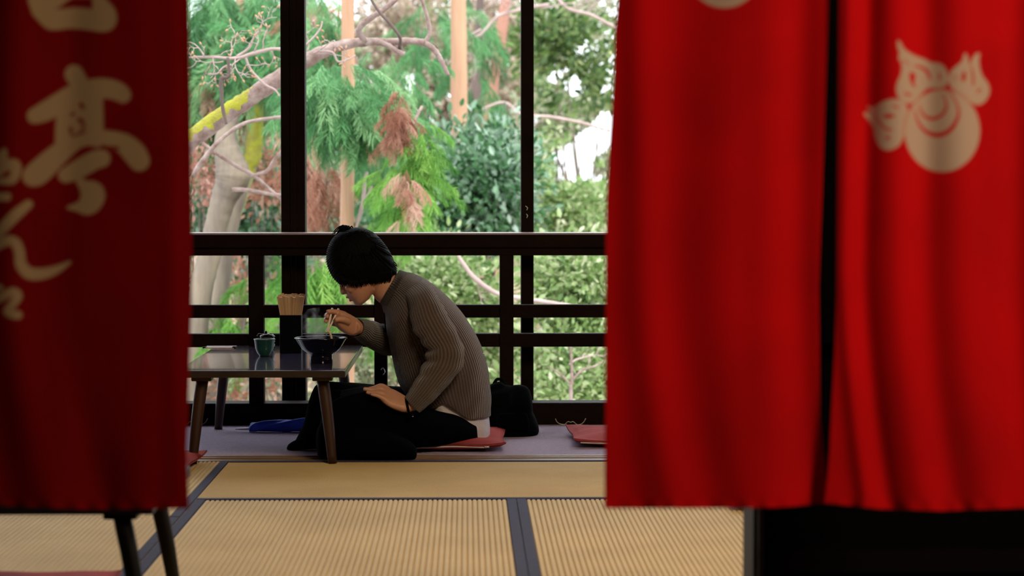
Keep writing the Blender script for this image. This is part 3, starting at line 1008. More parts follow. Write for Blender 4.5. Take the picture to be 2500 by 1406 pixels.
# ================================================================== UMBRELLA, BAG
ud = 8.45
uz = lambda px, r: Vector((W(px, 900, ud).x, ud, r + 0.001))
uprof = [(608, 0.010), (614, 0.017), (640, 0.020), (690, 0.0225), (740, 0.0255), (790, 0.026), (840, 0.027), (870, 0.012)]
g = empty('folded_umbrella', uz(740, 0.02), 'bright blue folded umbrella lying on the carpet behind the table', 'umbrella')
PR = cat_rom([tuple(uz(x, 0.024)) + (r,) for x, r in uprof], 6)
V, Fc = [], []
res = 40
for i, (x, y, z, r) in enumerate(PR):
    for j in range(res):
        a_ = 2 * math.pi * j / res
        rr_ = r * (1 + 0.16 * math.sin(8 * a_ / 2 * 1 + i * 0.55) * 1.0)
        V.append((x, y + rr_ * math.cos(a_), max(0.0015, r * 1.0 + rr_ * math.sin(a_))))
for i in range(len(PR) - 1):
    for j in range(res):
        a_, b_ = i * res + j, i * res + (j + 1) % res
        Fc.append((a_, b_, b_ + res, a_ + res))
link('umbrella_canopy', mesh('umbrella_canopy', V, Fc), M['umbrella'], g)
link('umbrella_tip', mesh('umbrella_tip', *tube([uz(574, 0.010), uz(590, 0.010), uz(612, 0.010)], [0.0022, 0.004, 0.005], 12, 3)), M['metal'], g)['label'] = 'silver metal tip'
link('umbrella_strap', mesh('umbrella_strap', *tube([uz(742, 0.024) + Vector((0, 0, -.002)), uz(748, 0.024) + Vector((0, 0, -.002))], [0.0265, 0.0265], 24, 1)), M['umbrella'], g)
link('umbrella_shaft', mesh('umbrella_shaft', *tube([uz(865, 0.014), uz(960, 0.014)], [0.005, 0.005], 12, 1)), M['metal'], g)

def rock(parts, name, vox, mat, parent, it=6):
    return remesh(name, parts, vox, mat, parent, it)


g = empty('black_bag', (W(1260, 1000, 8.35).x, 8.35, 0), 'soft black backpack standing on the carpet behind the person', 'bag')
BG = [rings2d([(1200, 950, 1240, 940, 8.42, 0.04), (1170, 965, 1262, 950, 8.42, 0.09), (1165, 1000, 1290, 985, 8.4, 0.11), (1165, 1040, 1312, 1030, 8.37, 0.12), (1170, 1061, 1316, 1056, 8.36, 0.11), (1180, 1066, 1305, 1062, 8.36, 0.09)], 4, 28, 2.6),
      rings2d([(1252, 940, 1278, 940, 8.36, 0.03), (1245, 950, 1292, 950, 8.36, 0.06), (1240, 985, 1300, 980, 8.34, 0.09), (1240, 1020, 1300, 1010, 8.34, 0.09)], 4, 20, 2.6),
      rings2d([(1196, 940, 1215, 931, 8.42, 0.03), (1185, 950, 1232, 938, 8.42, 0.05), (1180, 990, 1240, 980, 8.42, 0.07)], 4, 20, 2.4)]
rock(BG, 'bag_body', 0.007, M['bag'], g)
hp = [W(1206, 936, 8.42), W(1214, 926, 8.44), W(1226, 928, 8.44), W(1232, 940, 8.42)]
link('bag_handle', mesh('bag_handle', *tube(hp, [0.006] * 4, 8, 5)), M['bag'], g)
link('bag_pocket', mesh('bag_pocket', *rings2d([(1215, 1010, 1285, 1008, 8.245, 0.012), (1212, 1030, 1292, 1030, 8.24, 0.02), (1216, 1050, 1290, 1050, 8.245, 0.012)], 3, 20, 3)), M['bag'], g)

# ================================================================== PERSON
person = empty('person', (W(1100, 1080, 7.95).x, 7.95, 0.03),
               'person in a grey-brown ribbed sweater and black trousers kneeling and leaning over a noodle bowl', 'person')
PX = 7.95 / F          # metres per photo pixel at the body
c0 = W(878, 645, 7.96)
fv = Vector((-0.78, 0, -0.62)).normalized()
uv_ = Vector((-0.62, 0, 0.78)).normalized()
sv = Vector((0, 1, 0))


def HP(f, u, s=0.0):
    return c0 + fv * f + uv_ * u + sv * s


def head_loft(rows, res=36, k=5, expo=2.0):
    R = cat_rom(rows, k)      # u, f_back, f_front, half width
    C, E1, E2 = [], [], []
    for u, fb, ff, w in R:
        C.append(np.array(HP((fb + ff) / 2, u)))
        E1.append(np.array(fv * (ff - fb) / 2))
        E2.append(np.array((0, w, 0)))
    return loft(C, E1, E2, res, expo)


def blob(c, a, b, w, n=14):
    """ellipsoid: half sizes a along face direction, b along head axis, w sideways"""
    V, Fc = [], []
    for i in range(n + 1):
        th = math.pi * i / n
        for j in range(2 * n):
            ph = math.pi * j / n
            V.append(np.array(Vector(c) + fv * (a * math.sin(th) * math.cos(ph)) + uv_ * (b * math.cos(th)) + sv * (w * math.sin(th) * math.sin(ph))))
    for i in range(n):
        for j in range(2 * n):
            p, q = i * 2 * n + j, i * 2 * n + (j + 1) % (2 * n)
            Fc.append((p, q, q + 2 * n, p + 2 * n))
    return V, Fc


skull = head_loft([(0.094, -0.03, 0.02, 0.02), (0.085, -0.062, 0.05, 0.048), (0.06, -0.085, 0.076, 0.066), (0.03, -0.094, 0.092, 0.074),
                   (0.0, -0.094, 0.098, 0.075), (-0.012, -0.092, 0.0975, 0.0735), (-0.024, -0.088, 0.094, 0.072), (-0.045, -0.07, 0.0985, 0.069),
                   (-0.062, -0.05, 0.104, 0.065), (-0.075, -0.03, 0.1045, 0.060), (-0.088, -0.012, 0.102, 0.054), (-0.100, 0.005, 0.101, 0.046), (-0.111, 0.03, 0.099, 0.036), (-0.119, 0.05, 0.088, 0.022)], expo=2.25)
nose = [rings2d([(829, 694, 838, 698, 7.96, 0.007), (829, 702, 842, 703, 7.96, 0.010), (830, 711, 848, 706, 7.96, 0.014), (834, 719, 850, 711, 7.96, 0.017), (841, 719, 852, 713, 7.96, 0.012)], 4, 18),
        tube([HP(0.108, -0.043, -0.012), HP(0.100, -0.041, -0.016)], [0.0055, 0.006], 10, 3), tube([HP(0.108, -0.043, 0.012), HP(0.100, -0.041, 0.016)], [0.0055, 0.006], 10, 3)]
lips = [tube([HP(0.097, -0.066, -0.021), HP(0.108, -0.0645, -0.008), HP(0.1105, -0.0645, 0.0), HP(0.108, -0.0645, 0.008), HP(0.097, -0.066, 0.021)], [0.002, 0.0045, 0.0045, 0.0045, 0.002], 10, 4),
        tube([HP(0.096, -0.0755, -0.018), HP(0.105, -0.080, -0.007), HP(0.107, -0.0805, 0.0), HP(0.105, -0.080, 0.007), HP(0.096, -0.0755, 0.018)], [0.002, 0.0052, 0.0055, 0.0052, 0.002], 10, 4)]
chin = [blob(HP(0.090, -0.101, 0), 0.014, 0.012, 0.018)]
cheeks = [blob(HP(0.068, -0.045, s), 0.026, 0.022, 0.02) for s in (-0.044, 0.044)]
brows = [blob(HP(0.088, 0.002, s), 0.010, 0.007, 0.022) for s in (-0.03, 0.03)]
lids = [blob(HP(0.084, -0.017, s), 0.012, 0.009, 0.014) for s in (-0.03, 0.03)]
ears = []
for s in (-1, 1):
    ring = [HP(-0.004 + 0.016 * math.cos(a), -0.022 + 0.030 * math.sin(a), s * (0.078 + 0.006 * max(0, -math.cos(a)))) for a in np.linspace(0, 2 * math.pi, 11)]
    ears.append(tube(ring, [0.0048] * 11, 8, 2))
    ears.append(blob(HP(-0.002, -0.024, s * 0.074), 0.012, 0.022, 0.006))
neck = rings2d([(905, 690, 950, 640, 7.96, 0.050), (912, 722, 966, 662, 7.96, 0.054), (924, 737, 978, 676, 7.96, 0.058), (938, 748, 992, 690, 7.97, 0.068), (955, 775, 1010, 715, 7.98, 0.09)], 4, 28)
torso = rings2d([(950, 762, 1010, 700, 7.99, 0.08), (962, 800, 1050, 715, 8.0, 0.15), (972, 840, 1085, 760, 8.0, 0.16), (985, 880, 1125, 815, 8.0, 0.15), (1000, 920, 1165, 880, 8.0, 0.14), (1015, 960, 1180, 950, 8.0, 0.15), (1040, 1000, 1182, 1010, 8.0, 0.16), (1060, 1040, 1180, 1050, 8.0, 0.15)], 4, 28)


def T(pts, r, res=14, k=4):
    return tube([W(*p) for p in pts], r, res, k)


# near arm: shoulder, elbow, wrist, hand laid flat on the thigh
narm = [T([(1025, 730, 7.84), (1055, 790, 7.78), (1092, 860, 7.74), (1070, 900, 7.73), (1030, 955, 7.69), (1004, 988, 7.665), (990, 990, 7.66)], [0.05, 0.044, 0.04, 0.042, 0.032, 0.025, 0.024])]


def ring3(c, t, r1, r2, side):
    return c, t


def palm(pts):
    """pts rows: (A px, A py, A depth, B px, B py, B depth, thickness)"""
    P = cat_rom(pts, 4)
    C, E1, E2 = [], [], []
    A0 = None
    for i, r in enumerate(P):
        A, B = W(r[0], r[1], r[2]), W(r[3], r[4], r[5])
        C.append(np.array((A + B) / 2)); E1.append(np.array((B - A) / 2))
    for i in range(len(P)):
        t = C[min(i + 1, len(P) - 1)] - C[max(i - 1, 0)]
        n = np.cross(t, E1[i]); n /= np.linalg.norm(n) + 1e-9
        E2.append(n * P[i][6])
    return loft(C, E1, E2, 22, 2.6)


# hand on the thigh: A edge = index side (far), B edge = little finger side (near)
nhand = [palm([(994, 975, 7.6800, 996, 1004, 7.6400, 0.017), (982, 966, 7.6900, 984, 1003, 7.6300, 0.018), (965, 955, 7.6950, 965, 998, 7.6300, 0.0165), (950, 949, 7.7000, 948, 990, 7.6300, 0.015), (935, 944, 7.7050, 935, 980, 7.6350, 0.0135), (928, 943, 7.7050, 929, 975, 7.6400, 0.011)])]
nhand += [
    T([(948, 951, 7.6950), (931, 943, 7.6980), (915, 947, 7.6980), (901, 950, 7.6970), (890, 951, 7.6950)], [0.0105, 0.0108, 0.0088, 0.0080, 0.0066]),
    T([(948, 962, 7.6800), (930, 950, 7.6800), (912, 953, 7.6780), (898, 951, 7.6750), (887, 949, 7.6730)], [0.0105, 0.0108, 0.0090, 0.0080, 0.0066]),
    T([(948, 973, 7.6600), (932, 961, 7.6580), (915, 960, 7.6550), (903, 959, 7.6520), (894, 957, 7.6510)], [0.0105, 0.0102, 0.0085, 0.0076, 0.0062]),
    T([(950, 983, 7.6430), (936, 973, 7.6400), (922, 966, 7.6370), (913, 964, 7.6350), (904.5, 962, 7.6350)], [0.0098, 0.0092, 0.0075, 0.0068, 0.0056]),
    T([(980, 972, 7.6950), (965, 962, 7.7200), (950, 960, 7.7400), (936, 962, 7.7450)], [0.013, 0.012, 0.0098, 0.0075]),
]
# far arm reaching to the bowl with chopsticks
farm = [T([(1035, 745, 8.16), (1005, 815, 8.15), (965, 835, 8.10), (920, 815, 7.98), (880, 802, 7.86), (864, 799, 7.82)], [0.045, 0.04, 0.036, 0.03, 0.024, 0.024])]
fhand = [palm([(876, 782, 7.85, 866, 820, 7.84, 0.020), (862, 772, 7.83, 850, 817, 7.82, 0.022), (848, 764, 7.81, 836, 810, 7.80, 0.022), (836, 760, 7.79, 826, 800, 7.78, 0.020), (826, 760, 7.775, 819, 788, 7.765, 0.015)])]
fhand += [
    T([(842, 768, 7.80), (826, 763, 7.785), (811, 760.5, 7.765), (799, 760, 7.745)], [0.0115, 0.0105, 0.0088, 0.0068]),                       # index, stretched over the sticks
    T([(840, 775, 7.81), (822, 768, 7.80), (807, 767, 7.785), (797, 769, 7.765), (800, 775, 7.75)], [0.0115, 0.0105, 0.0092, 0.0085, 0.007]),   # middle, under the index
    T([(838, 786, 7.82), (818, 779, 7.81), (803, 777, 7.795), (794, 781, 7.775), (798, 786, 7.76)], [0.0115, 0.0105, 0.0092, 0.0085, 0.007]),   # ring
    T([(838, 798, 7.82), (822, 792, 7.815), (812, 790, 7.80), (806, 786, 7.79)], [0.0105, 0.0095, 0.0082, 0.0066]),                              # little, curled in
    T([(852, 786, 7.79), (838, 780, 7.765), (826, 779, 7.752), (817, 782, 7.745)], [0.0135, 0.0125, 0.0102, 0.0080]),                             # thumb on the near side
]
body = remesh('body', [skull, neck, torso] + nose + lips + chin + cheeks + brows + lids + ears + narm + nhand + farm + fhand, 0.0034, M['skin'], person, 2)
body['label'] = 'bare skin of the face, neck and hands'
for s in (-0.03, 0.03):
    e = link('eyelash', mesh('eyelash', *tube([HP(0.090, -0.022, s - 0.013), HP(0.0965, -0.025, s), HP(0.088, -0.022, s + 0.013)], [0.001, 0.0016, 0.001], 6, 4)), M['hair'], person)
for s in (-0.03, 0.03):
    link('eyebrow', mesh('eyebrow', *tube([HP(0.094, 0.002, s - 0.016), HP(0.099, 0.006, s), HP(0.090, 0.003, s + 0.018)], [0.0015, 0.003, 0.0012], 6, 4)), M['hair'], person)

# hair: a cap that follows the outline of the bent head, with locks over it
outl = [(828, 694), (812, 677), (801, 655), (796.5, 632), (799, 610), (808, 588), (822, 572), (840, 564), (858, 557), (878, 555), (900, 561), (919, 573), (938, 594), (955, 620), (964, 642), (969, 663), (962, 674), (950, 684), (937, 692), (917, 694), (890, 700), (866, 703), (846, 699)]
OC = np.array((882, 634.0))
oc = cat_rom(outl + [outl[0]], 4)[:-1]
V, Fc = [], []
K = 12
nn = len(oc)
hw0 = 0.094
for side in (-1, 1):
    for k in range(K + 1):
        t = math.sin(k / K * math.pi / 2)
        dep = hw0 * (max(0.0, 1 - t ** 3.6)) ** (1 / 2.6)
        for i, p in enumerate(oc):
            q = OC + (p - OC) * t
            V.append(tuple(W(q[0], q[1], 7.96 + side * dep)))
m_ = (K + 1) * nn
for s in (0, 1):
    for k in range(K):
        for i in range(nn):
            a, b = s * m_ + k * nn + i, s * m_ + k * nn + (i + 1) % nn
            q = (a, b, b + nn, a + nn)
            Fc.append(q if s else q[::-1])
random.seed(11)
locks = []


def lock(P, r):
    n = len(P)
    rr_ = [r * (1 - (i / (n - 1)) ** 1.6) + 0.0004 for i in range(n)]
    return tube(P, rr_, 5, 3)


crown = W(872, 566, 7.96)
# locks running from the crown down both sides to a ragged edge
for side in (-1, 1):
    for i in range(190):
        e = random.random()
        j = int((0.78 + 0.48 * e) * nn) % nn if random.random() < 0.55 else random.randrange(nn)
        p = np.array(oc[j])
        t1 = 0.35 + 0.25 * random.random()
        P = []
        for t in (t1, (t1 + 1) / 2, 0.93, 1.0 + random.uniform(0.0, 0.035)):
            q = np.array((872.0, 575.0)) * (1 - t) + p * t
            qq = OC + (q - OC)
            rel = np.linalg.norm(q - OC) / (np.linalg.norm(p - OC) + 1e-6)
            dep = hw0 * (max(0.02, 1 - min(rel, 0.995) ** 3.6)) ** (1 / 2.6) * 1.01
            P.append(W(q[0], q[1] + (1.5 if t > 0.95 else 0), 7.96 + side * dep))
        locks.append(lock(P, random.uniform(0.002, 0.0042)))
# loose wisps at the crown, over the brow and at the nape
for i in range(26):
    x0 = random.uniform(846, 866)
    ln = random.uniform(18, 46)
    P = [W(x0, 569, 7.96 + random.uniform(-.03, .03)), W(x0 - ln * .3, 560 - random.uniform(2, 11), 7.96 + random.uniform(-.03, .03)), W(x0 - ln * .7, 563 + random.uniform(-8, 2), 7.96 + random.uniform(-.03, .03)), W(x0 - ln, 574 + random.uniform(-4, 6), 7.96 + random.uniform(-.03, .03))]
    locks.append(lock(P, 0.0024))
for i in range(22):
    x0, y0 = random.uniform(955, 967), random.uniform(636, 668)
    P = [W(x0 - 6, y0, 7.96 + random.uniform(-.05, .05)), W(x0 + 1, y0 + 6, 7.95 + random.uniform(-.05, .05)), W(x0 + random.uniform(2, 6), y0 + random.uniform(8, 14), 7.96 + random.uniform(-.05, .05))]
    locks.append(lock(P, 0.0016))
for i in range(60):
    x0 = random.uniform(905, 955)
    y0 = 690 - (x0 - 905) * 0.16
    P = [W(x0, y0 - 22, 7.875), W(x0 + 1, y0 - 6, 7.885), W(x0 + random.uniform(-5, 3), y0 + random.uniform(2, 9), 7.905)]
    locks.append(lock(P, 0.0022))
for i in range(70):
    x0 = random.uniform(830, 905)
    y0 = 690 + 10 * math.sin((x0 - 830) / 75 * math.pi)
    P = [W(x0, y0 - 24, 7.885), W(x0 - 1, y0 - 8, 7.88), W(x0 + random.uniform(-4, 3), y0 + random.uniform(0, 5), 7.89)]
    locks.append(lock(P, 0.0022))
Vh, Fh = merge([(V, Fc)] + locks)
link('hair', mesh('hair', Vh, Fh), M['hair'], person)['label'] = 'short straight black hair with a rounded fringe'

# sweater
tr = [(936, 748, 980, 669, 7.965, 0.066), (941, 764, 1000, 668, 7.975, 0.098), (945, 780, 1025, 677, 7.985, 0.150), (947, 800, 1050, 692, 7.99, 0.185), (951, 822, 1083, 719, 8.0, 0.20), (956, 850, 1118, 756, 8.0, 0.20), (962, 880, 1150, 800, 8.0, 0.195), (968, 908, 1176, 852, 8.0, 0.185), (977, 935, 1190, 902, 8.0, 0.18), (986, 950, 1195, 950, 8.0, 0.18), (1000, 968, 1196, 985, 8.0, 0.185), (1015, 985, 1195, 1012, 8.0, 0.185)]
RES = 72
V, Fc = rings2d(tr, 6, RES, 2.35, cap=False)
nr_ = len(V) // RES
V = np.array(V)
for i in range(nr_):
    for j in range(RES):
        a = 2 * math.pi * j / RES
        t = i / (nr_ - 1)
        near = -math.sin(a)
        k = i * RES + j
        # side vents: the hem dips towards the back, folds over the hips
        if t > 0.72 and near > 0:
            V[k][2] -= 0.014 * ((t - 0.72) / 0.28) ** 2 * near * max(0, min(1, (math.cos(a) + 0.15) * 2.2)) * (1.0 if math.cos(a) < 0.62 else 0.6)
        if t > 0.7 and near > 0:
            V[k][2] += 0.034 * ((t - 0.7) / 0.3) * near * math.exp(-((math.cos(a) + 0.12) / 0.30) ** 2)
        n = noise.noise(Vector((V[k][0] * 9, V[k][1] * 7, V[k][2] * 9)))
        fold = 0.008 * n + 0.006 * math.sin(18 * t * math.pi * (0.6 + 0.2 * math.cos(a)) + 4 * a) * max(0, t - 0.45)
        V[k] += np.array((math.cos(a) * 0.3, math.sin(a), 0)) * fold
me = mesh('sweater', V, Fc)
uvtube(me, nr_, RES)
sw = link('sweater', me, M['sweater'], person)
sw['label'] = 'grey-brown knitted sweater'
sw.modifiers.new('t', 'SOLIDIFY').thickness = 0.004


def sleeve(rings, mat, ribs, lab, foldc):
    RS = 48
    if len(rings[0]) == 6:
        V, Fc = rings2d(rings, 8, RS, 2.1, cap=False)
    else:
        V, Fc = tube([W(*q[:3]) for q in rings], [q[3] for q in rings], RS, 8, False)
    n = len(V) // RS
    V = np.array(V)
    for i in range(n):
        t = i / (n - 1)
        cen = V[i * RS:(i + 1) * RS].mean(0)
        for j in range(RS):
            a = 2 * math.pi * j / RS
            k = i * RS + j
            inner = max(0, -math.cos(a))
            w = math.exp(-((t - foldc) / 0.2) ** 2)
            amp = 0.10 * w * (0.35 + 0.65 * inner)
            d = amp * math.sin(t * 62 + 1.6 * math.cos(a) + 0.8 * math.sin(3 * a)) + 0.05 * noise.noise(Vector(V[k]) * 22)
            V[k] = cen + (V[k] - cen) * (1 + d)
    me = mesh('sleeve', V, Fc)
    uvtube(me, n, RS)
    o = link('sleeve', me, mat)
    o.parent = sw
    o.modifiers.new('t', 'SOLIDIFY').thickness = 0.003
    return o


sleeve([(985, 716, 1030, 684, 7.90, 0.06), (993, 728, 1050, 700, 7.84, 0.068), (1000, 748, 1068, 727, 7.80, 0.066), (1005, 786, 1087, 762, 7.77, 0.064), (1022, 822, 1110, 803, 7.75, 0.060), (1043, 850, 1130, 850, 7.74, 0.058), (1040, 878, 1127, 893, 7.735, 0.056), (1024, 912, 1098, 932, 7.715, 0.052), (1008, 940, 1064, 970, 7.69, 0.046), (998, 958, 1040, 992, 7.675, 0.040), (990, 971, 1023, 1006, 7.665, 0.035)], M['sleeve'], 30, '', 0.52)
sleeve([(1035, 730, 8.14, 0.065), (1020, 775, 8.17, 0.06), (985, 822, 8.15, 0.058), (945, 830, 8.07, 0.054), (905, 815, 7.965, 0.046), (883, 804, 7.885, 0.039), (868, 800, 7.84, 0.035)], M['sleeve_far_shaded'], 30, '', 0.5)
# ribbed collar and cord
cr_ = rings2d([(931, 737, 974, 663, 7.960, 0.064), (936, 744, 983, 665, 7.962, 0.072), (943, 753, 993, 669, 7.966, 0.090)], 4, 48, 2.2, cap=False)
me = mesh('collar', *cr_)
uvtube(me, 9, 48)
o = link('collar', me, M['collar']); o.parent = sw
o.modifiers.new('t', 'SOLIDIFY').thickness = 0.006
cd = link('neck_cord', mesh('neck_cord', *tube([W(980, 668, 7.955), W(966, 690, 7.90), (W(948, 732, 7.90)), W(940, 752, 7.93), W(939.5, 775, 7.93), W(941, 803, 7.93)], [0.002] * 6, 6, 5)), M['blackcloth'], person)
cd['label'] = 'thin black cord hanging from the neck'
link('cord_end', mesh('cord_end', *tube([W(941, 800, 7.93), W(941, 812, 7.93)], [0.003, 0.002], 8, 2)), M['blackcloth']).parent = cd
sc_ = rings2d([(938, 756, 960, 745, 7.95, 0.02), (939, 775, 960, 765, 7.95, 0.022), (944, 795, 962, 790, 7.95, 0.02)], 4, 20)
# white shirt showing below the sweater
V, Fc = rings2d([(982, 905, 1180, 860, 8.0, 0.165), (992, 940, 1186, 930, 8.0, 0.165), (1008, 965, 1190, 985, 8.0, 0.168), (1028, 990, 1193, 1020, 8.0, 0.172), (1050, 1015, 1195, 1045, 8.0, 0.172), (1068, 1030, 1194, 1068, 8.0, 0.170)], 6, 56, 2.35, cap=False)
V = np.array(V)
nr2 = len(V) // 56
for i in range(nr2):
    for j in range(56):
        a = 2 * math.pi * j / 56
        near = max(0, -math.sin(a))
        t = i / (nr2 - 1)
        if t > 0.6:
            f = (t - 0.6) / 0.4
            # raised at the side seam, lower behind
            V[i * 56 + j][2] += 0.026 * f * near * math.exp(-((math.cos(a) - 0.05) / 0.28) ** 2)
        V[i * 56 + j] += np.array((0, 0.003 * math.sin(9 * a + 5 * t), 0))
sh = link('shirt', mesh('shirt', V, Fc), M['shirt'], person)
sh['label'] = 'white shirt hem hanging out below the sweater'
sh.modifiers.new('t', 'SOLIDIFY').thickness = 0.002

# trousers
fy = lambda d: 470 + F * 0.915 / d
leg_parts = [
    rings2d([(1050, 965, 1150, 940, 8.0, 0.13), (1060, 1000, 1178, 985, 8.0, 0.145), (1070, 1040, 1184, 1030, 8.0, 0.150), (1080, 1068, 1190, 1062, 7.98, 0.15), (1100, 1078, 1185, 1074, 7.97, 0.12)], 4, 30, 2.4),
    # near thigh to the near knee, then the folded shin resting on the floor
    rings2d([(1165, 1030, 1165, 1072, 7.91, 0.08), (1120, 1014, 1120, 1080, 7.85, 0.095), (1060, 1000, 1060, 1087, 7.80, 0.10), (990, 974, 990, 1092, 7.755, 0.095), (930, 960, 925, 1095, 7.74, 0.095), (870, 958, 865, 1100, 7.72, 0.095), (820, 975, 812, 1100, 7.70, 0.10), (785, 1010, 780, 1098, 7.72, 0.07)], 4, 30, 2.3),
    rings2d([(772, 1055, 776, 1112, 7.62, 0.05), (790, 1025, 790, 1120, 7.60, 0.085), (850, 1035, 850, 1122, 7.59, 0.09), (930, 1050, 930, 1122, 7.585, 0.085), (990, 1070, 990, 1122, 7.58, 0.07), (1018, 1092, 1018, 1122, 7.58, 0.05)], 4, 28, 2.6),
    # far thigh raised towards the table, knee, and shin down to the far foot
    rings2d([(1120, 960, 1130, 1050, 8.10, 0.10), (1040, 945, 1050, 1050, 8.10, 0.095), (960, 942, 960, 1045, 8.08, 0.09), (890, 936, 880, 1040, 8.05, 0.088), (830, 932, 820, 1040, 8.03, 0.085), (790, 932, 785, 1040, 8.02, 0.075), (766, 945, 760, 1010, 8.02, 0.05)], 4, 28, 2.3),
    rings2d([(764, 950, 850, 950, 8.0, 0.07), (752, 985, 850, 1000, 7.97, 0.075), (742, 1030, 850, 1040, 7.93, 0.075), (728, 1060, 840, 1080, 7.90, 0.07), (716, 1082, 820, 1096, 7.88, 0.06)], 4, 26, 2.3),
    rings2d([(950, 950, 1010, 1100, 7.85, 0.16), (900, 945, 900, 1100, 7.86, 0.18), (830, 955, 830, 1098, 7.86, 0.16)], 4, 26, 2.6),
]
tr_ = remesh('trousers', leg_parts, 0.0085, M['blackcloth'], person, 8)
tr_['label'] = 'loose black trousers'
me = tr_.data
vv = np.zeros(len(me.vertices) * 3, dtype=np.float32)
me.vertices.foreach_get('co', vv)
vv = vv.reshape(-1, 3)
for i in range(len(vv)):
    n = noise.noise(Vector((vv[i][0] * 8, vv[i][1] * 8, vv[i][2] * 14)))
    vv[i][2] += 0.007 * n
    vv[i][2] = max(vv[i][2], 0.003)
me.vertices.foreach_set('co', vv.ravel())
me.update()
sk = link('sock', mesh('sock', *rings2d([(700, 1094, 703, 1098, 7.84, 0.012), (705, 1084, 712, 1099, 7.84, 0.030), (722, 1074, 735, 1098, 7.85, 0.038), (748, 1066, 765, 1096, 7.87, 0.040), (775, 1070, 790, 1095, 7.88, 0.035)], 4, 22, 2.3)), M['bag'], person)
sk['label'] = 'black sock on the far foot'
V = [p for p in (W(905, 944, 8.05),)]
# wrist watch
wt = rings2d([(991, 974, 1000, 1012, 7.762, 0.031), (996, 973, 1006, 1013, 7.762, 0.032), (1001, 973, 1012, 1012, 7.762, 0.031)], 3, 30, 2.1)
wv_ = []
for q in (0, 1):
    pass
P = []
for a in np.linspace(0, 2 * math.pi, 17):
    A, B = W(992, 972, 7.66), W(1000, 1011, 7.66)
    c_ = (A + B) / 2; e_ = (B - A) / 2 * 1.0
    P.append(c_ + e_ * math.cos(a) + Vector((0, 0.031 * math.sin(a), 0)))
tv, tf = tube(P, [0.0042] * 17, 8, 2)
watch = link('wrist_watch', mesh('wrist_watch', tv, tf), M['bag'], person)
watch['label'] = 'black watch on the near wrist'
wb = link('watch_case', mesh('watch_case', *tube([W(1003, 1008, 7.635), W(1006, 1013, 7.632)], [0.013, 0.013], 18, 1)), M['bag'])
wb.parent = watch
wc = link('watch_crown', mesh('watch_crown', *tube([W(1004, 1016, 7.625), W(1009, 1017, 7.622)], [0.0018, 0.0018], 8, 1)), M['metal'])
wc.parent = watch

# chopsticks in the hand and the noodle they hold
for nm, a, b, lab in (('chopstick', (811, 753.5, 7.775), (796.5, 817, 7.735), 'pale wooden chopstick in the hand, the one farther left'),
                      ('chopstick', (826, 755, 7.79), (799.5, 811, 7.735), 'pale wooden chopstick in the hand, the slanted one farther right')):
    A, B = W(*a), W(*b)
    A2 = A + (A - B) * 0.02
    o = link(nm, mesh(nm, *tube([A2, (A2 + B) / 2, B], [0.0040, 0.0036, 0.0028], 10, 2)), M['stickw'])
    tag(o, lab, 'chopstick', 'chopsticks held over the bowl')
P = [W(797, 812, 7.733), W(801, 809.5, 7.731), W(805, 812, 7.73), W(808, 820, 7.73), W(811, 834, 7.73), W(812, 842, 7.73)]
tag(link('noodle', mesh('noodle', *tube(P, [0.0035, 0.004, 0.004, 0.004, 0.004, 0.0035], 8, 4)), M['noodle']), 'thick pale noodle lifted by the chopsticks out of the bowl', 'noodle')

# steam rising from the bowl
sm, N, Lk, Pn = _mat('steam')
N.remove(Pn)
pv = N.new('ShaderNodeVolumePrincipled')
pv.inputs['Color'].default_value = (0.92, 0.92, 1, 1)
tc = N.new('ShaderNodeTexCoord'); mp = N.new('ShaderNodeMapping'); mp.inputs['Scale'].default_value = (1, 1, 0.6)
nz = N.new('ShaderNodeTexNoise'); nz.inputs['Scale'].default_value = 14; nz.inputs['Detail'].default_value = 3; nz.inputs['Distortion'].default_value = 1.2
Lk.new(tc.outputs['Object'], mp.inputs[0]); Lk.new(mp.outputs[0], nz.inputs['Vector'])
rp_ = N.new('ShaderNodeMapRange'); rp_.inputs[1].default_value = 0.5; rp_.inputs[2].default_value = 0.75; rp_.inputs[3].default_value = 0; rp_.inputs[4].default_value = 22.0
Lk.new(nz.outputs['Fac'], rp_.inputs[0])
Lk.new(rp_.outputs[0], pv.inputs['Density'])
Lk.new(pv.outputs[0], N['Material Output'].inputs['Volume'])
steam = link('steam', mesh('steam', *rings2d([(745, 828, 820, 828, 7.72, 0.045), (738, 800, 805, 800, 7.75, 0.045), (735, 775, 795, 775, 7.80, 0.04), (745, 755, 780, 750, 7.82, 0.03)], 3, 20)), sm)
tag(steam, 'faint wisp of steam rising from the black noodle bowl', 'steam', None, 'stuff')

# ================================================================== GARDEN
rng = np.random.RandomState(3)
GX, GY = 46, 60
xs = np.linspace(-9, 12, GX); ys = np.linspace(9.3, 52, GY)


def ground_z(x, y):
    base = np.interp(y, [9.3, 12, 20, 32, 37, 52], [-2.5, -2.5, -1.45, 0.18, 0.3, -3.0])
    return base + 0.16 * np.sin(x * 0.9 + y * 0.31) + 0.1 * np.sin(x * 2.3 - y * 0.7)


V = np.array([(x, y, ground_z(x, y)) for y in ys for x in xs])
idx = np.arange(GX * GY).reshape(GY, GX)
q = np.stack([idx[:-1, :-1], idx[:-1, 1:], idx[1:, 1:], idx[1:, :-1]], -1).reshape(-1, 4)
gr = link('ground', npmesh('ground', V, q), M['earth'])
tag(gr, 'sloping ground of leaf litter below the veranda', None, None, 'structure')


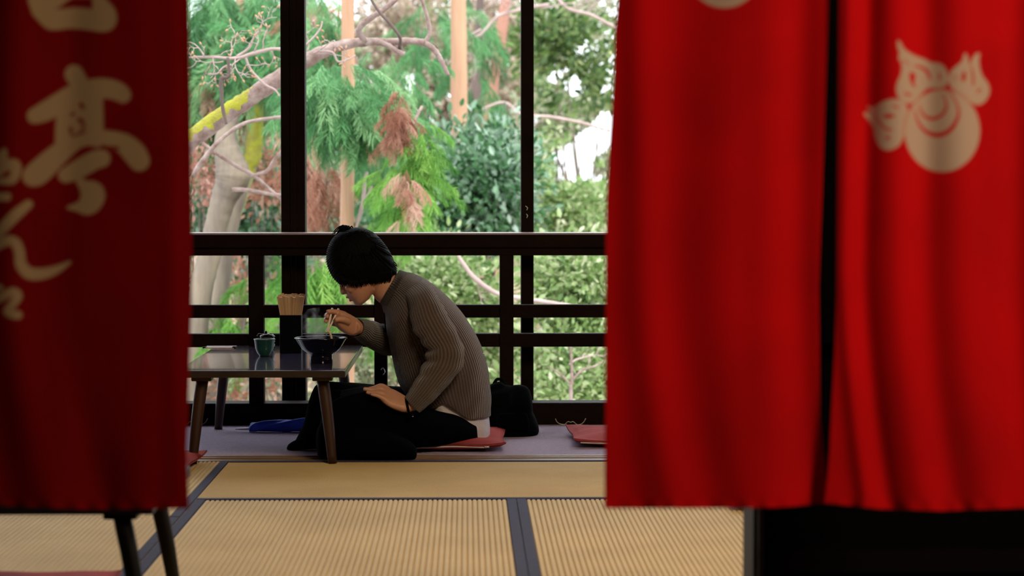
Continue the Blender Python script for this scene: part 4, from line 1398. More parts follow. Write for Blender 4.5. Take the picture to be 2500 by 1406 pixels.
def rot_to(dirs, roll):
    """rotation matrices taking +X to dirs, (n,3)"""
    d = dirs / (np.linalg.norm(dirs, axis=1)[:, None] + 1e-9)
    up = np.tile(np.array([0, 0, 1.0]), (len(d), 1))
    up[np.abs(d[:, 2]) > 0.97] = (1, 0, 0)
    s = np.cross(up, d); s /= np.linalg.norm(s, axis=1)[:, None]
    u = np.cross(d, s)
    c, sn = np.cos(roll)[:, None], np.sin(roll)[:, None]
    s2, u2 = s * c + u * sn, u * c - s * sn
    return np.stack([d, s2, u2], 2)


def scatter(tv, tf, pos, dirs, scale, tint_base, tint_v, r):
    """copies of a small template merged into one mesh"""
    n = len(pos)
    R = rot_to(dirs, r.rand(n) * 6.283 if tv.shape[0] < 20 else r.randn(n) * 0.5)
    V = np.einsum('nij,kj->nki', R, tv) * scale[:, None, None] + pos[:, None, :]
    k = tv.shape[0]
    Fc = tf[None] + (np.arange(n) * k)[:, None, None]
    t = np.clip(tint_base + tint_v * r.randn(n), 0, 1)
    return V.reshape(-1, 3), Fc.reshape(-1, tf.shape[1]), np.repeat(t, k)


LEAF_V = np.array([(0, 0, 0), (0.35, 0.24, 0.05), (0.35, 0, -0.03), (0.35, -0.24, 0.05), (0.75, 0.17, 0.03), (0.75, 0, -0.04), (0.75, -0.17, 0.03), (1.0, 0, -0.02)])
LEAF_F = np.array([(0, 2, 1), (0, 3, 2), (1, 2, 5), (1, 5, 4), (2, 3, 6), (2, 6, 5), (4, 5, 7), (5, 6, 7)])


def cedar_spray(r, n_br=20, n_need=11):
    """drooping feathery frond about 1 unit long along +X, tips sag in -Z"""
    V, Fc = [], []
    for b in range(n_br):
        t = 0.08 + 0.9 * b / n_br
        s = 1 if b % 2 else -1
        o = np.array((t, 0, -0.28 * t * t))
        L = 0.42 * (1 - 0.55 * t) * r.uniform(0.8, 1.15)
        dr = np.array((0.75, 0.62 * s * r.uniform(0.5, 1.2), -0.35 * r.uniform(0.4, 1.6)))
        dr /= np.linalg.norm(dr)
        for k in range(n_need):
            a = (k + 0.5) / n_need
            p = o + dr * L * a + np.array((0, 0, -0.16 * a * a))
            nd = dr + r.randn(3) * 0.27 + np.array((0.1, 0, -0.45 * a - 0.1))
            nd /= np.linalg.norm(nd)
            ln = 0.24 * (1.1 - 0.4 * a)
            sd = np.cross(nd, r.randn(3)); sd /= np.linalg.norm(sd) + 1e-9
            i = len(V)
            V += [p - sd * 0.0105, p + sd * 0.0105, p + nd * ln]
            Fc.append((i, i + 1, i + 2))
    return np.array(V), np.array(Fc)


SPR = [cedar_spray(np.random.RandomState(i)) for i in range(3)]


def sprays(name, clumps, mat, parent, seed, size=0.42, tb=0.5):
    """clumps rows: (px, py, depth, radius px x, radius px y, count)"""
    r = np.random.RandomState(seed)
    VV, FF, TT = [], [], []
    off = 0
    for (px, py, d, rx, ry, n) in clumps:
        for si in range(3):
            m = max(1, n // 3)
            c = np.array(W(px, py, d))
            u = r.randn(m, 3) * 0.5
            s = d / F
            pos = c + u * np.array((rx * s, rx * s * 0.8, ry * s))
            dirs = u * np.array((1, 1, 0.5)) + r.randn(m, 3) * 0.35
            dirs[:, 2] = dirs[:, 2] * 0.4 - 0.55
            V, Fc, T_ = scatter(SPR[si][0], SPR[si][1], pos, dirs, size * r.uniform(0.6, 1.25, m), tb, 0.28, r)
            VV.append(V); FF.append(Fc + off); TT.append(T_); off += len(V)
    me = npmesh(name, np.concatenate(VV), np.concatenate(FF), np.concatenate(TT))
    o = link(name, me, mat, parent)
    return o


def leaves(name, clumps, mat, parent, seed, size=0.08, tb=0.5, holes=None, tv=0.27):
    """clumps rows: (px, py, depth, radius px x, radius px y, count); leaves gather in small tufts"""
    r = np.random.RandomState(seed)
    VV, FF, TT = [], [], []
    off = 0
    for (px, py, d, rx, ry, n) in clumps:
        s = d / F
        c = np.array(W(px, py, d))
        n = int(n * (1.5 if d > 28 else 1.1))
        nt = max(3, n // 22)
        u = r.randn(nt, 3)
        u /= np.linalg.norm(u, axis=1)[:, None]
        u *= (r.rand(nt) ** 0.4)[:, None]
        tc_ = c + u * np.array((rx * s, max(rx, ry) * s * 0.9, ry * s))
        which = r.randint(0, nt, n)
        pos = tc_[which] + r.randn(n, 3) * size * 1.5
        dirs = (pos - tc_[which]) + r.randn(n, 3) * size * 0.7 + np.array((0, 0, -0.2 * size))
        sz = size * r.uniform(0.6, 1.3, n)
        if holes:
            X, Y = proj(pos)
            keep = np.ones(n, bool)
            for hx, hy, hr1, hr2 in holes:
                keep &= ((X - hx) / hr1) ** 2 + ((Y - hy) / hr2) ** 2 > 1
            pos, dirs, sz = pos[keep], dirs[keep], sz[keep]
        if not len(pos): continue
        V, Fc, T_ = scatter(LEAF_V, LEAF_F, pos, dirs, sz, tb, tv, r)
        VV.append(V); FF.append(Fc + off); TT.append(T_); off += len(V)
    me = npmesh(name, np.concatenate(VV), np.concatenate(FF), np.concatenate(TT))
    return link(name, me, mat, parent, smooth=False)


def limb(name, pts, mat, parent, res=12, k=6, rough=0.12, seed=1):
    """pts rows: (px, py, depth, width in photo px)"""
    P = cat_rom(pts, k)
    rr_ = [w * d / F / 2 for _, _, d, w in P]
    v, f = tube([W(a, b, d) for a, b, d, _ in P], rr_, res, 1)
    v = [np.array(q) for q in v]
    for i in range(len(P) * res):
        c = np.array(W(*P[i // res][:3])) if False else None
    n = len(P)
    for i in range(n):
        cen = np.array(W(P[i][0], P[i][1], P[i][2]))
        for j in range(res):
            q = v[i * res + j]
            h = noise.noise(Vector(q) * (1.2 / max(rr_[i], 0.004)) * 0.5 + Vector((seed, 0, 0)))
            v[i * res + j] = cen + (q - cen) * (1 + rough * 2 * h)
    return link(name, mesh(name, v, f), mat, parent)


def twigs(name, seeds, mat, parent, seed, depth_lv=3, res=4):
    """seeds rows: (px, py, depth, angle deg, length px, width px)"""
    r = random.Random(seed)
    parts = []
    tips = []

    def grow(x, y, d, ang, ln, w, lv):
        pts = [(x, y, d)]
        n = 5
        a = ang
        for i in range(n):
            a += r.uniform(-26, 26)
            x += ln / n * math.cos(math.radians(a))
            y -= ln / n * math.sin(math.radians(a))
            d += r.uniform(-0.02, 0.02)
            pts.append((x, y, d))
            if lv > 0 and i > 0 and r.random() < 0.75:
                grow(x, y, d, a + r.choice((-1, 1)) * r.uniform(35, 80), ln * r.uniform(0.3, 0.6), w * 0.65, lv - 1)
        rad = [w * (1 - 0.6 * i / n) * d / F / 2 for i in range(n + 1)]
        parts.append(tube([W(*p) for p in pts], rad, res, 2))
        tips.append((W(x, y, d), math.radians(a), w * d / F))

    for s in seeds:
        grow(*s, depth_lv)
    v, f = merge(parts)
    o = link(name, mesh(name, v, f), mat, parent)
    return o, tips


def to_ground(px, py, d):
    p = W(px, py, d)
    return p


# ---- bare old tree with the mossy limb, closest to the veranda
D1 = 11.2
g = empty('bare_tree', (W(300, 600, D1).x, D1, -2.5), 'leafless old tree with one mossy limb and pale twigs across the view', 'tree')
limb('main_limb', [(150, 620, D1, 60), (330, 450, D1, 56), (420, 385, D1, 50), (470, 338, D1, 47), (540, 288, D1, 44), (600, 248, D1, 42), (650, 212, D1, 42), (700, 180, D1, 42), (745, 150, D1, 38), (790, 126, D1, 31), (840, 110, D1, 26), (890, 103, D1, 22), (950, 103, D1, 19), (1000, 100, D1, 17), (1035, 104, D1, 17)], M['bark_bare'], g, 16, 6, 0.10, 2)
limb('trunk', [(60, 1900, D1, 120), (70, 1200, D1, 105), (100, 800, D1, 85), (150, 620, D1, 64)], M['bark_bare'], g, 16, 5, 0.08, 3)
ms = limb('moss', [(330, 446, D1 - .005, 50), (420, 380, D1 - .005, 44), (470, 334, D1 - .005, 42), (540, 283, D1 - .008, 40), (600, 242, D1 - .008, 36), (640, 214, D1 - .004, 30), (665, 198, D1, 22)], M['moss'], g, 14, 10, 0.09, 9)
ms['label'] = 'yellow-green moss on the upper side of the limb'
limb('branch', [(1035, 104, D1, 16), (1060, 122, D1, 14), (1078, 150, D1, 12), (1095, 185, D1, 9)], M['bark_bare'], g, 10, 5)
limb('branch', [(1030, 108, D1, 12), (1048, 85, D1, 10), (1043, 40, D1, 9), (1022, -20, D1, 8)], M['bark_bare'], g, 10, 5)
limb('branch', [(893, 103, D1 - .05, 14), (880, 85, D1 - .08, 15), (876, 72, D1 - .1, 15), (895, 50, D1 - .12, 15), (930, 28, D1 - .12, 14), (970, -5, D1 - .12, 13), (1010, -50, D1 - .1, 12)], M['bark_bare'], g, 10, 5)
limb('branch', [(896, 106, D1 - .05, 12), (920, 103, D1 - .1, 14), (945, 110, D1 - .12, 13), (968, 124, D1 - .12, 12), (988, 132, D1 - .12, 11)], M['bark_bare'], g, 10, 5)
limb('branch', [(988, 130, D1 - .1, 8), (976, 118, D1 - .1, 9), (976, 90, D1 - .15, 8), (950, 55, D1 - .16, 8), (925, 28, D1 - .16, 7), (900, -10, D1 - .16, 6)], M['bark_dark'], g, 8, 5)
limb('branch', [(690, 120, D1 - .2, 8), (660, 120, D1 - .2, 8), (620, 130, D1 - .2, 10), (575, 142, D1 - .2, 8), (520, 140, D1 - .2, 6), (460, 140, D1 - .2, 4)], M['twig'], g, 8, 5)
limb('branch', [(578, 138, D1 - .2, 7), (607, 118, D1 - .2, 6), (618, 95, D1 - .2, 5), (632, 75, D1 - .2, 3)], M['twig'], g, 8, 5)
limb('branch', [(600, 140, D1 - .2, 6), (612, 170, D1 - .2, 6), (645, 205, D1 - .2, 6), (672, 220, D1 - .2, 5), (682, 235, D1 - .2, 4)], M['twig'], g, 8, 5)
limb('branch', [(565, 158, D1 - .22, 5), (545, 165, D1 - .22, 5), (530, 180, D1 - .22, 4), (508, 180, D1 - .22, 3)], M['twig'], g, 8, 5)
limb('hanging_branch', [(556, 140, D1 - .25, 7), (558, 185, D1 - .25, 8), (541, 192, D1 - .25, 11), (541, 230, D1 - .25, 9), (545, 270, D1 - .25, 9), (553, 303, D1 - .25, 7)], M['bark_dark'], g, 10, 5)
limb('branch', [(740, 115, D1 - .1, 5), (765, 92, D1 - .1, 5), (782, 70, D1 - .1, 4), (787, 52, D1 - .1, 3)], M['twig'], g, 8, 5)
limb('branch', [(780, 125, D1 - .1, 6), (812, 128, D1 - .1, 6), (825, 150, D1 - .1, 5), (850, 145, D1 - .1, 4), (868, 135, D1 - .1, 3)], M['twig'], g, 8, 5)
o, tips = twigs('twigs', [(470, 140, D1 - .2, 20, 70, 4), (500, 140, D1 - .2, 100, 70, 4), (520, 140, D1 - .2, -60, 50, 4), (560, 140, D1 - .2, 75, 60, 4), (590, 140, D1 - .2, 200, 60, 4), (620, 130, D1 - .2, 60, 60, 4), (640, 125, D1 - .2, 80, 60, 4), (660, 122, D1 - .2, -30, 40, 4), (545, 150, D1 - .2, 215, 70, 4), (600, 160, D1 - .2, -20, 50, 3), (750, 125, D1 - .1, 70, 55, 4), (765, 130, D1 - .1, 10, 60, 4), (800, 128, D1 - .1, -40, 45, 4), (480, 150, D1 - .2, 250, 40, 3), (632, 75, D1 - .2, 85, 60, 3), (575, 140, D1 - .2, 250, 60, 4)], M['twig'], g, 4, 2)
bp = []
for p, a, w in tips[::2]:
    d_ = Vector((math.cos(a), 0, math.sin(a)))
    bp.append(tube([p, p + d_ * 0.008, p + d_ * 0.018], [0.0025, 0.0048, 0.0008], 6, 2))
b_ = link('buds', mesh('buds', *merge(bp)), M['bud'], g)
b_['kind'] = 'stuff'; b_['label'] = 'pale orange buds at the twig tips'
o['kind'] = 'stuff'
# side boughs
limb('branch', [(470, 430, D1 + .3, 12), (500, 385, D1 + .3, 12), (540, 340, D1 + .3, 10), (600, 300, D1 + .3, 9), (690, 285, D1 + .3, 8)], M['bark_bare'], g, 8, 5)
limb('branch', [(470, 330, D1 + .4, 6), (530, 375, D1 + .4, 9), (585, 410, D1 + .4, 10), (622, 430, D1 + .4, 9), (690, 490, D1 + .4, 7)], M['bark_bare'], g, 8, 5)
limb('branch', [(566, 463, D1 + .4, 11), (590, 463, D1 + .4, 11), (640, 470, D1 + .4, 10), (690, 478, D1 + .4, 9)], M['bark_bare'], g, 8, 5)
limb('branch', [(612, 430, D1 + .4, 9), (650, 418, D1 + .4, 9), (675, 385, D1 + .4, 10), (700, 360, D1 + .4, 9)], M['bark_bare'], g, 8, 5)

# ---- grey forked trunk and its mossy neighbour
D2 = 14.0
g = empty('forked_tree', (W(500, 900, D2).x, D2, -2.3), 'stout smooth grey tree trunk swelling at a fork, left of the thick post', 'tree')
limb('trunk', [(440, 1450, D2, 80), (470, 900, D2, 66), (488, 720, D2, 60), (510, 630, D2, 56), (526, 564, D2, 56), (535, 525, D2, 57), (548, 480, D2, 64), (562, 450, D2, 78), (568, 427, D2, 88), (563, 400, D2, 76), (556, 370, D2, 64), (551, 344, D2, 55), (558, 312, D2, 42), (570, 280, D2, 34), (580, 258, D2, 28)], M['bark_grey'], g, 28, 6, 0.04, 4)
limb('trunk', [(505, 1000, D2 + .5, 44), (540, 700, D2 + .5, 40), (562, 560, D2 + .5, 38), (578, 490, D2 + .5, 40), (590, 450, D2 + .5, 34)], M['bark_grey'], g, 14, 5, 0.06, 6)
g = empty('mossy_tree', (W(520, 900, 15).x, 15.2, -2.2), 'leaning tree trunk covered in bright yellow-green moss behind the grey trunk', 'tree')
limb('trunk', [(470, 1400, 15.2, 75), (490, 900, 15.2, 66), (503, 780, 15.2, 56), (530, 650, 15.2, 46), (570, 520, 15.2, 42), (602, 420, 15.2, 40), (618, 350, 15.2, 40), (621, 280, 15.2, 40), (630, 200, 15.2, 34), (638, 150, 15.2, 26)], M['bark_moss'], g, 20, 6, 0.06, 7)
limb('moss', [(606, 420, 15.15, 26), (616, 385, 15.13, 40), (623, 340, 15.13, 38), (628, 290, 15.14, 30), (632, 250, 15.14, 20)], M['moss'], g, 16, 6, 0.2, 8)
limb('moss', [(500, 760, 15.13, 40), (525, 700, 15.12, 44), (530, 660, 15.13, 36)], M['moss'], g, 16, 6, 0.2, 12)

# ---- cedars with straight tan trunks
def cedar(base_px, d, pts, mat, label, dtop=0):
    g = empty('cedar_tree', (W(base_px, 900, d).x, d, float(ground_z(W(base_px, 900, d).x, d))), label, 'tree')
    limb('trunk', [(a, b, d, w) for a, b, w in pts], M[mat], g, 18, 6, 0.035, base_px)
    return g


ga = cedar(1120, 19, [(1118, 1300, 58), (1118, 900, 52), (1119, 600, 48), (1120, 350, 43), (1121, 150, 40), (1119, 0, 38), (1118, -250, 34)], 'bark_tan', 'straight smooth tan cedar trunk left of the slim post')
gb = cedar(848, 13.0, [(846, 1400, 44), (846, 900, 38), (847, 600, 35), (849, 400, 33), (850, 200, 32), (849, 0, 31), (847, -250, 28)], 'bark_tan', 'straight tan cedar trunk just above the person, hung with green sprays')
gc = cedar(1200, 22, [(1130, 1200, 30), (1160, 600, 30), (1180, 360, 28), (1196, 270, 30), (1208, 190, 24), (1218, 110, 32), (1232, 20, 26), (1245, -150, 24)], 'bark_red', 'leaning reddish cedar trunk between the tan trunk and the slim post')
gd = cedar(1162, 26, [(1160, 1000, 40), (1160, 400, 36), (1162, 250, 34), (1168, 150, 24), (1172, 0, 20), (1175, -200, 16)], 'bark_dark', 'dark distant trunk behind the tan cedar trunk')
ge_ = cedar(1190, 24, [(1190, 1200, 90), (1190, 800, 84), (1192, 690, 78), (1192, 620, 62), (1190, 560, 46), (1186, 480, 34), (1186, 430, 26)], 'bark_tan', 'broad pale orange stump-like trunk seen low through the railing')
gf = cedar(560, 18, [(590, 1200, 26), (590, 700, 24), (588, 300, 22), (586, 0, 20), (584, -200, 18)], 'bark_red', 'thin reddish cedar trunk behind the forked grey tree')

sprays('foliage', [(560, 20, 15.5, 120, 80, 110), (640, 100, 15.5, 80, 90, 70), (500, 250, 15.5, 50, 70, 44), (620, 120, 14.9, 60, 50, 60), (520, 110, 16, 60, 60, 50), (560, 330, 17, 90, 80, 40)], M['l_cedar'], gf, 21, 0.34)
sprays('dead_foliage', [(515, 190, 15.3, 30, 70, 16), (600, 200, 15.6, 30, 50, 10), (545, 95, 15.4, 60, 30, 8)], M['l_dead'], gf, 22, 0.3, 0.6)['label'] = 'pinkish brown dead sprays'
sprays('foliage', [(830, 215, 12.7, 90, 55, 120), (862, 262, 12.6, 52, 46, 64), (790, 200, 13.6, 60, 50, 45), (900, 260, 13.8, 80, 70, 60), (770, 60, 14.5, 50, 90, 50), (950, 390, 14.5, 60, 70, 60), (960, 200, 15, 60, 60, 36)], M['l_cedar'], gb, 23, 0.23, 0.55)
sprays('dead_foliage', [(785, 440, 13.6, 36, 70, 24), (765, 370, 13.7, 30, 60, 9), (800, 290, 13.4, 50, 25, 8), (830, 40, 15, 60, 60, 16)], M['l_dead'], gb, 24, 0.26, 0.62)['label'] = 'pinkish brown dead sprays'
limb('bough', [(850, 140, 15.8, 10), (880, 175, 14.6, 11), (920, 220, 13.8, 11), (960, 268, 13.3, 10), (985, 320, 13.0, 9), (1005, 360, 12.9, 8), (1015, 420, 12.9, 7), (1010, 480, 12.9, 6), (1012, 540, 12.9, 5)], M['bark_bare'], gb, 8, 5)
limb('bough', [(1030, 260, 13.1, 7), (1010, 300, 13.0, 8), (1000, 340, 12.9, 8)], M['bark_bare'], gb, 8, 5)
limb('dead_bough', [(868, 560, 13, 8), (880, 520, 13, 10), (888, 480, 13, 11), (890, 440, 13, 9), (896, 420, 13, 8)], M['twig'], gb, 8, 5)
limb('dead_bough', [(888, 490, 13, 9), (900, 472, 13, 8), (908, 455, 13, 6)], M['twig'], gb, 8, 5)
sprays('bright_foliage', [(1026, 365, 12.3, 24, 60, 50), (1000, 440, 12.3, 50, 60, 50), (960, 520, 12.8, 40, 60, 44), (1000, 540, 12.8, 50, 40, 34), (948, 470, 13.3, 36, 60, 30), (1025, 460, 12.3, 26, 60, 26)], M['l_bright'], gb, 25, 0.155, 0.5)['label'] = 'bright yellow-green drooping sprays'
sprays('dead_foliage', [(978, 280, 12.2, 18, 44, 34), (962, 325, 12.2, 16, 24, 16)], M['l_dead'], gb, 26, 0.14, 0.35)['label'] = 'rust red dead sprays'
sprays('dead_foliage', [(990, 455, 11.9, 20, 60, 26)], M['l_dead'], gb, 27, 0.13, 0.85)['label'] = 'pale brown hanging dead sprays'
sprays('bright_foliage', [(790, 670, 13, 60, 60, 70), (830, 740, 13.2, 80, 60, 36), (560, 800, 14, 90, 40, 40), (650, 700, 14, 40, 60, 20)], M['l_bright'], gb, 28, 0.24, 0.4)['label'] = 'green sprays seen through the railing'
sprays('foliage', [(1060, 60, 20, 60, 60, 26), (1160, 120, 21, 40, 120, 26), (1180, 250, 22, 60, 60, 14)], M['l_cedar'], ga, 29, 0.36, 0.45)

# ---- shrubs and broadleaf trees
HOLES = [(x, y, a * 1.25, b * 1.25) for x, y, a, b in ((1405, 385, 46, 34), (1450, 340, 42, 32), (1380, 425, 26, 20), (1440, 430, 28, 16), (1475, 320, 28, 44), (1000, 200, 14, 26), (1350, 195, 16, 14), (1400, 215, 18, 26), (1375, 175, 14, 12), (1420, 120, 12, 22), (1445, 95, 10, 9), (480, 40, 26, 40), (500, 65, 30, 20), (590, 330, 12, 50), (480, 210, 14, 24), (810, 15, 14, 20), (825, 50, 16, 16), (800, 45, 14, 14), (868, 14, 10, 10), (845, 70, 12, 8), (1090, 40, 8, 8), (1100, 230, 8, 18), (1310, 300, 8, 24), (1330, 250, 7, 9), (1465, 220, 8, 14), (905, 160, 8, 8), (780, 165, 10, 8), (1245, 270, 8, 8))]


def bush(name, label, base, d, clumps, mat, seed, size, tb=0.5, holes=None, cat='shrub', group=None, stem=8):
    z = float(ground_z(W(base, 900, d).x, d))
    g = empty(name, (W(base, 900, d).x, d, z), label, cat, group)
    leaves('foliage', clumps, M[mat], g, seed, size, tb, HOLES)
    parts = []
    r = random.Random(seed)
    root = Vector((W(base, 900, d).x, d, z - 0.1))
    for (px, py, dd, rx, ry, n) in clumps:
        for k in range(2 if d < 23 else 1):
            e = W(px + r.uniform(-.6, .6) * rx, py + r.uniform(-.6, .4) * ry, dd)
            m1 = root.lerp(e, 0.5) + Vector((r.uniform(-.15, .15), r.uniform(-.1, .1), 0.1))
            w = stem * d / F * (1 if d < 23 else 0.35)
            parts.append(tube([root, root.lerp(m1, 0.5) + Vector((0.03, 0, 0)), m1, m1.lerp(e, .6) + Vector((r.uniform(-.06, .06), 0, 0.03)), e], [w, w * .8, w * .6, w * .4, w * .15], 6, 3))
    link('stems', mesh('stems', *merge(parts)), M['bark_dark'] if stem < 7 else M['bark_grey'], g)
    return g


bush('evergreen_shrub', 'glossy blue-green evergreen shrub in front of the tan cedar trunk', 1150, 16.5,
     [(1180, 450, 16.5, 90, 60, 1500), (1090, 480, 16.5, 60, 70, 1100), (1220, 370, 17, 60, 40, 700), (1110, 380, 17, 50, 40, 500), (1200, 540, 16.5, 90, 40, 1000), (1080, 560, 16.5, 60, 30, 500), (1240, 460, 16.5, 40, 70, 500)], 'l_blue', 41, 0.075, 0.55)
bush('evergreen_shrub', 'glossy blue-green shrub between the thick post and the forked trunk', 650, 17,
     [(650, 320, 17.5, 50, 60, 500), (640, 520, 17, 70, 50, 800), (560, 560, 17, 90, 30, 500), (665, 400, 17.5, 30, 70, 300), (480, 520, 17, 40, 60, 400), (660, 660, 17, 40, 60, 400), (780, 330, 17.5, 50, 60, 500), (900, 560, 17.5, 70, 60, 600), (770, 560, 18, 60, 50, 400)], 'l_blue', 42, 0.075, 0.6)
bush('maple_sapling', 'small red-leaved sapling beside the forked grey trunk', 500, 15,
     [(490, 440, 15, 32, 60, 260), (500, 400, 15, 25, 40, 120)], 'l_red', 43, 0.05, 0.5, stem=4)
bush('dry_shrub', 'withered orange-brown shrub at the foot of the forked trunk', 640, 16,
     [(650, 440, 16, 40, 60, 300), (640, 390, 16, 40, 20, 90), (600, 960, 14, 80, 60, 260), (560, 700, 16, 60, 60, 200)], 'l_dead', 44, 0.06, 0.5, stem=4)
bush('leafy_shrub', 'light green shrub seen through the railing behind the sweater', 1100, 15,
     [(1080, 690, 15, 90, 60, 1500), (1150, 740, 15, 90, 50, 900), (1060, 650, 15.5, 60, 50, 700), (1180, 820, 15, 60, 60, 600), (1230, 880, 15, 60, 60, 600), (1000, 640, 15.5, 60, 40, 500), (990, 900, 15, 50, 80, 400)], 'l_light', 45, 0.06, 0.5, stem=5)
bush('leafy_shrub', 'pale green shrub seen through the railing at the right', 1400, 14.5,
     [(1390, 670, 14.5, 100, 60, 1700), (1450, 730, 14.5, 70, 60, 900), (1400, 800, 14.5, 100, 50, 1000), (1400, 900, 14.2, 100, 70, 1300), (1350, 970, 14, 90, 40, 700), (1480, 960, 14.2, 60, 60, 500)], 'l_light', 46, 0.06, 0.5, stem=5)
bush('leafy_shrub', 'low olive shrub seen through the railing near the table', 800, 15,
     [(880, 900, 15, 70, 60, 700), (780, 800, 15.5, 90, 60, 700), (660, 900, 15.5, 70, 70, 500), (700, 820, 15.5, 60, 60, 400), (520, 950, 15, 80, 60, 400), (850, 980, 15, 90, 40, 400)], 'l_pale', 47, 0.06, 0.5, stem=5)
bush('thicket', 'dry beige thicket low behind the railing', 700, 19,
     [(720, 700, 19, 120, 90, 800), (560, 680, 19, 90, 80, 500), (620, 960, 18, 160, 70, 700), (900, 850, 18, 100, 90, 500), (1400, 850, 19, 110, 110, 700), (1180, 700, 20, 90, 80, 300), (780, 470, 19, 60, 90, 400), (900, 480, 19, 60, 90, 300)], 'l_beige', 48, 0.08, 0.5)
bush('broadleaf_tree', 'dark green broadleaf tree right of the slim post', 1480, 23,
     [(1390, 110, 23, 110, 60, 900), (1440, 180, 23, 80, 60, 420), (1340, 60, 23, 50, 50, 450), (1330, 250, 24, 50, 50, 160), (1440, 250, 24, 60, 40, 160)], 'l_olive', 51, 0.10, 0.28, HOLES, 'tree', None, 12)
bush('broadleaf_tree', 'olive broadleaf tree low beside the right-hand red cloth', 1400, 20,
     [(1340, 480, 20, 60, 70, 900), (1420, 520, 20, 80, 50, 900), (1460, 470, 21, 50, 40, 400), (1340, 560, 20, 60, 30, 400), (1330, 370, 22, 50, 50, 300)], 'l_light', 52, 0.075, 0.42, HOLES, 'tree', None, 12)
bush('broadleaf_tree', 'pale far tree with thin dry leaves right of the slim post', 1350, 30,
     [(1360, 300, 30, 110, 90, 1500), (1440, 330, 30, 70, 90, 700), (1340, 420, 30, 60, 60, 500), (1420, 40, 31, 110, 60, 600), (1440, 420, 30, 70, 50, 600)], 'l_pale', 53, 0.11, 0.45, HOLES, 'tree', None, 14)
bush('broadleaf_tree', 'beige hazy far tree between the two posts', 1050, 32,
     [(1040, 180, 32, 90, 110, 1500), (960, 60, 32, 90, 80, 900), (1190, 200, 32, 80, 120, 1100), (1060, 320, 32, 90, 60, 900), (900, 170, 33, 90, 90, 800), (1200, 60, 32, 80, 80, 700)], 'l_beige', 54, 0.12, 0.5, HOLES, 'tree', None, 14)
bush('broadleaf_tree', 'olive far tree behind the left-hand cedar sprays', 620, 31,
     [(560, 150, 31, 120, 120, 1500), (600, 420, 31, 130, 110, 1600), (780, 150, 31, 90, 130, 1200), (820, 400, 31, 120, 120, 1500), (500, 500, 31, 80, 90, 700), (620, 60, 31, 120, 90, 1300), (500, 280, 31, 80, 90, 900), (650, 300, 31, 70, 120, 900)], 'l_pale', 55, 0.12, 0.35, HOLES, 'tree', None, 14)
bush('broadleaf_tree', 'mid green far tree filling the view above the railing', 1000, 36,
     [(980, 420, 36, 140, 110, 1800), (1180, 440, 36, 130, 110, 1700), (1240, 180, 36, 90, 150, 1200), (1060, 60, 36, 120, 90, 900), (860, 520, 36, 140, 70, 1200), (1180, 560, 36, 160, 50, 1200)], 'l_olive', 56, 0.14, 0.55, HOLES, 'tree', None, 14)
bush('broadleaf_tree', 'grey-green far tree behind the right-hand red cloth', 1420, 38,
     [(1400, 530, 38, 130, 70, 1500), (1330, 200, 38, 70, 160, 900), (1450, 250, 38, 80, 120, 700), (1540, 420, 38, 90, 150, 600), (1380, 70, 38, 120, 70, 500)], 'l_pale', 57, 0.14, 0.45, HOLES, 'tree', None, 14)

# thin pale boughs in the far trees and between the rails
D5 = 20
g = empty('bare_sapling', (W(1260, 900, D5).x, D5, -1.4), 'leafless pale sapling whose thin boughs arch behind the slim post', 'tree')
limb('trunk', [(1110, 1250, D5, 12), (1105, 700, D5, 9), (1106, 560, D5, 8), (1108, 450, D5, 7), (1112, 390, D5, 6)], M['twig'], g, 8, 5)
limb('branch', [(1090, 95, D5, 7), (1160, 90, D5, 7), (1185, 72, D5, 7), (1215, 40, D5, 7), (1265, 25, D5, 8), (1340, 10, D5, 7)], M['twig'], g, 8, 5)
limb('branch', [(1100, 110, D5, 5), (1150, 85, D5, 6), (1175, 72, D5, 6)], M['twig'], g, 8, 5)
limb('branch', [(1170, 270, D5, 6), (1230, 250, D5, 7), (1275, 280, D5, 8), (1340, 285, D5, 8), (1420, 300, D5, 8), (1490, 320, D5, 7)], M['twig'], g, 8, 5)
limb('branch', [(1350, -20, D5, 8), (1385, 20, D5, 8), (1440, 35, D5, 8), (1480, 55, D5, 8), (1530, 80, D5, 8)], M['twig'], g, 8, 5)
o, _ = twigs('twigs', [(1150, 60, D5, 70, 90, 4), (1220, 40, D5, 60, 80, 4), (1320, 20, D5, 30, 120, 4), (1380, 20, D5, -20, 90, 4), (1430, 30, D5, 60, 80, 4), (1250, 260, D5, -40, 70, 4), (1090, 160, D5, 30, 80, 4), (1000, 180, D5, 60, 80, 4)], M['twig'], g, 8, 2)
o['kind'] = 'stuff'
g = empty('fallen_bough', (W(1200, 700, 13.4).x, 13.4, -1.0), 'pale bough slanting down to the right behind the railing', 'branch')
limb('bough', [(1110, 610, 13.4, 8), (1135, 650, 13.4, 11), (1160, 680, 13.4, 12), (1210, 715, 13.4, 11), (1270, 728, 13.4, 11), (1340, 738, 13.4, 10), (1400, 748, 13.4, 9), (1500, 770, 13.4, 8)], M['twig'], g, 10, 5)
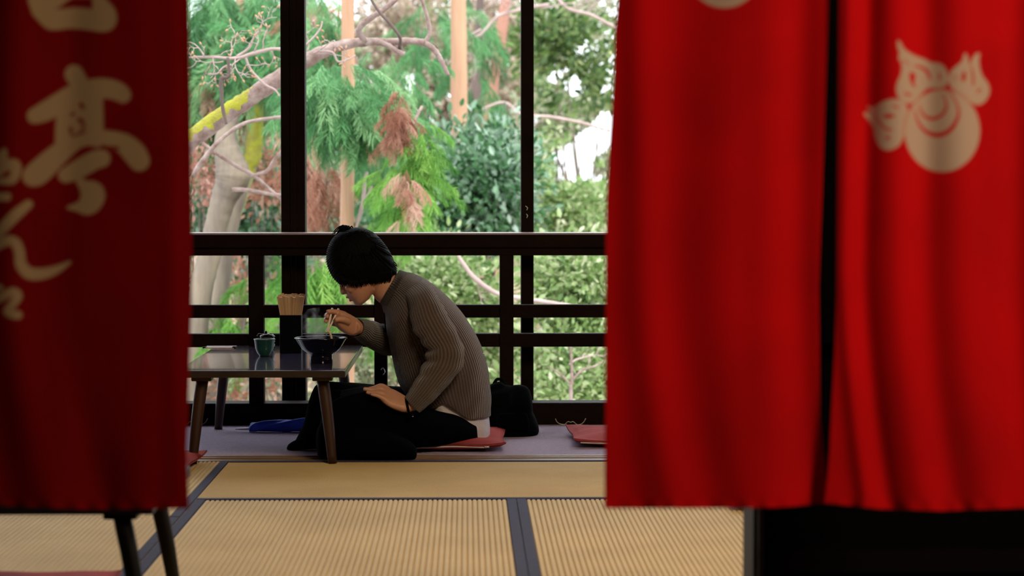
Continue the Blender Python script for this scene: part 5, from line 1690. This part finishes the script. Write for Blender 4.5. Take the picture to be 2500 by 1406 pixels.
o, _ = twigs('twigs', [(1160, 680, 13.4, -60, 60, 4), (1300, 735, 13.4, -50, 60, 4), (1390, 890, 13.6, 60, 90, 6)], M['twig'], g, 9, 1)
o['kind'] = 'stuff'
g = empty('young_tree', (W(1394, 1000, 13.6).x, 13.6, -2.3), 'thin upright young tree stem low through the railing at the right', 'tree')
limb('trunk', [(1392, 1500, 13.6, 10), (1393, 1000, 13.6, 9), (1396, 930, 13.6, 8), (1394, 860, 13.6, 6), (1390, 820, 13.6, 4)], M['bark_bare'], g, 8, 4)
limb('branch', [(1396, 930, 13.6, 6), (1420, 905, 13.6, 6), (1450, 895, 13.6, 5), (1475, 880, 13.6, 3)], M['bark_bare'], g, 8, 4)
limb('branch', [(1394, 940, 13.6, 5), (1370, 915, 13.6, 5), (1340, 895, 13.6, 3)], M['bark_bare'], g, 8, 4)

# garden going on beyond the stretch between the cloths
for i, (px, d_, py, rx, ry, n, mt, lab) in enumerate((
        (1750, 15, 700, 170, 150, 1800, 'l_light', 'light green garden shrub hidden behind the middle cloth'),
        (2150, 17, 640, 220, 200, 2200, 'l_blue', 'glossy evergreen garden shrub hidden behind the right-hand cloth'),
        (2650, 16, 650, 260, 220, 2200, 'l_olive', 'olive garden shrub far to the right of the veranda'),
        (200, 16, 700, 180, 170, 1800, 'l_blue', 'glossy evergreen garden shrub hidden behind the left cloth'),
        (-300, 17, 650, 240, 200, 2000, 'l_light', 'light green garden shrub far to the left of the veranda'),
        (1900, 30, 250, 330, 380, 3600, 'l_olive', 'olive far tree hidden behind the middle cloth'),
        (2700, 32, 250, 420, 420, 3600, 'l_pale', 'grey-green far tree far to the right of the veranda'),
        (0, 31, 250, 380, 420, 3600, 'l_pale', 'grey-green far tree hidden behind the left cloth'))):
    bush('broadleaf_tree' if d_ > 25 else 'garden_shrub', lab, px, d_, [(px, py, d_, rx, ry, n)], mt, 90 + i, 0.13 if d_ > 25 else 0.075, 0.5, None, 'tree' if d_ > 25 else 'shrub', None, 12 if d_ > 25 else 5)
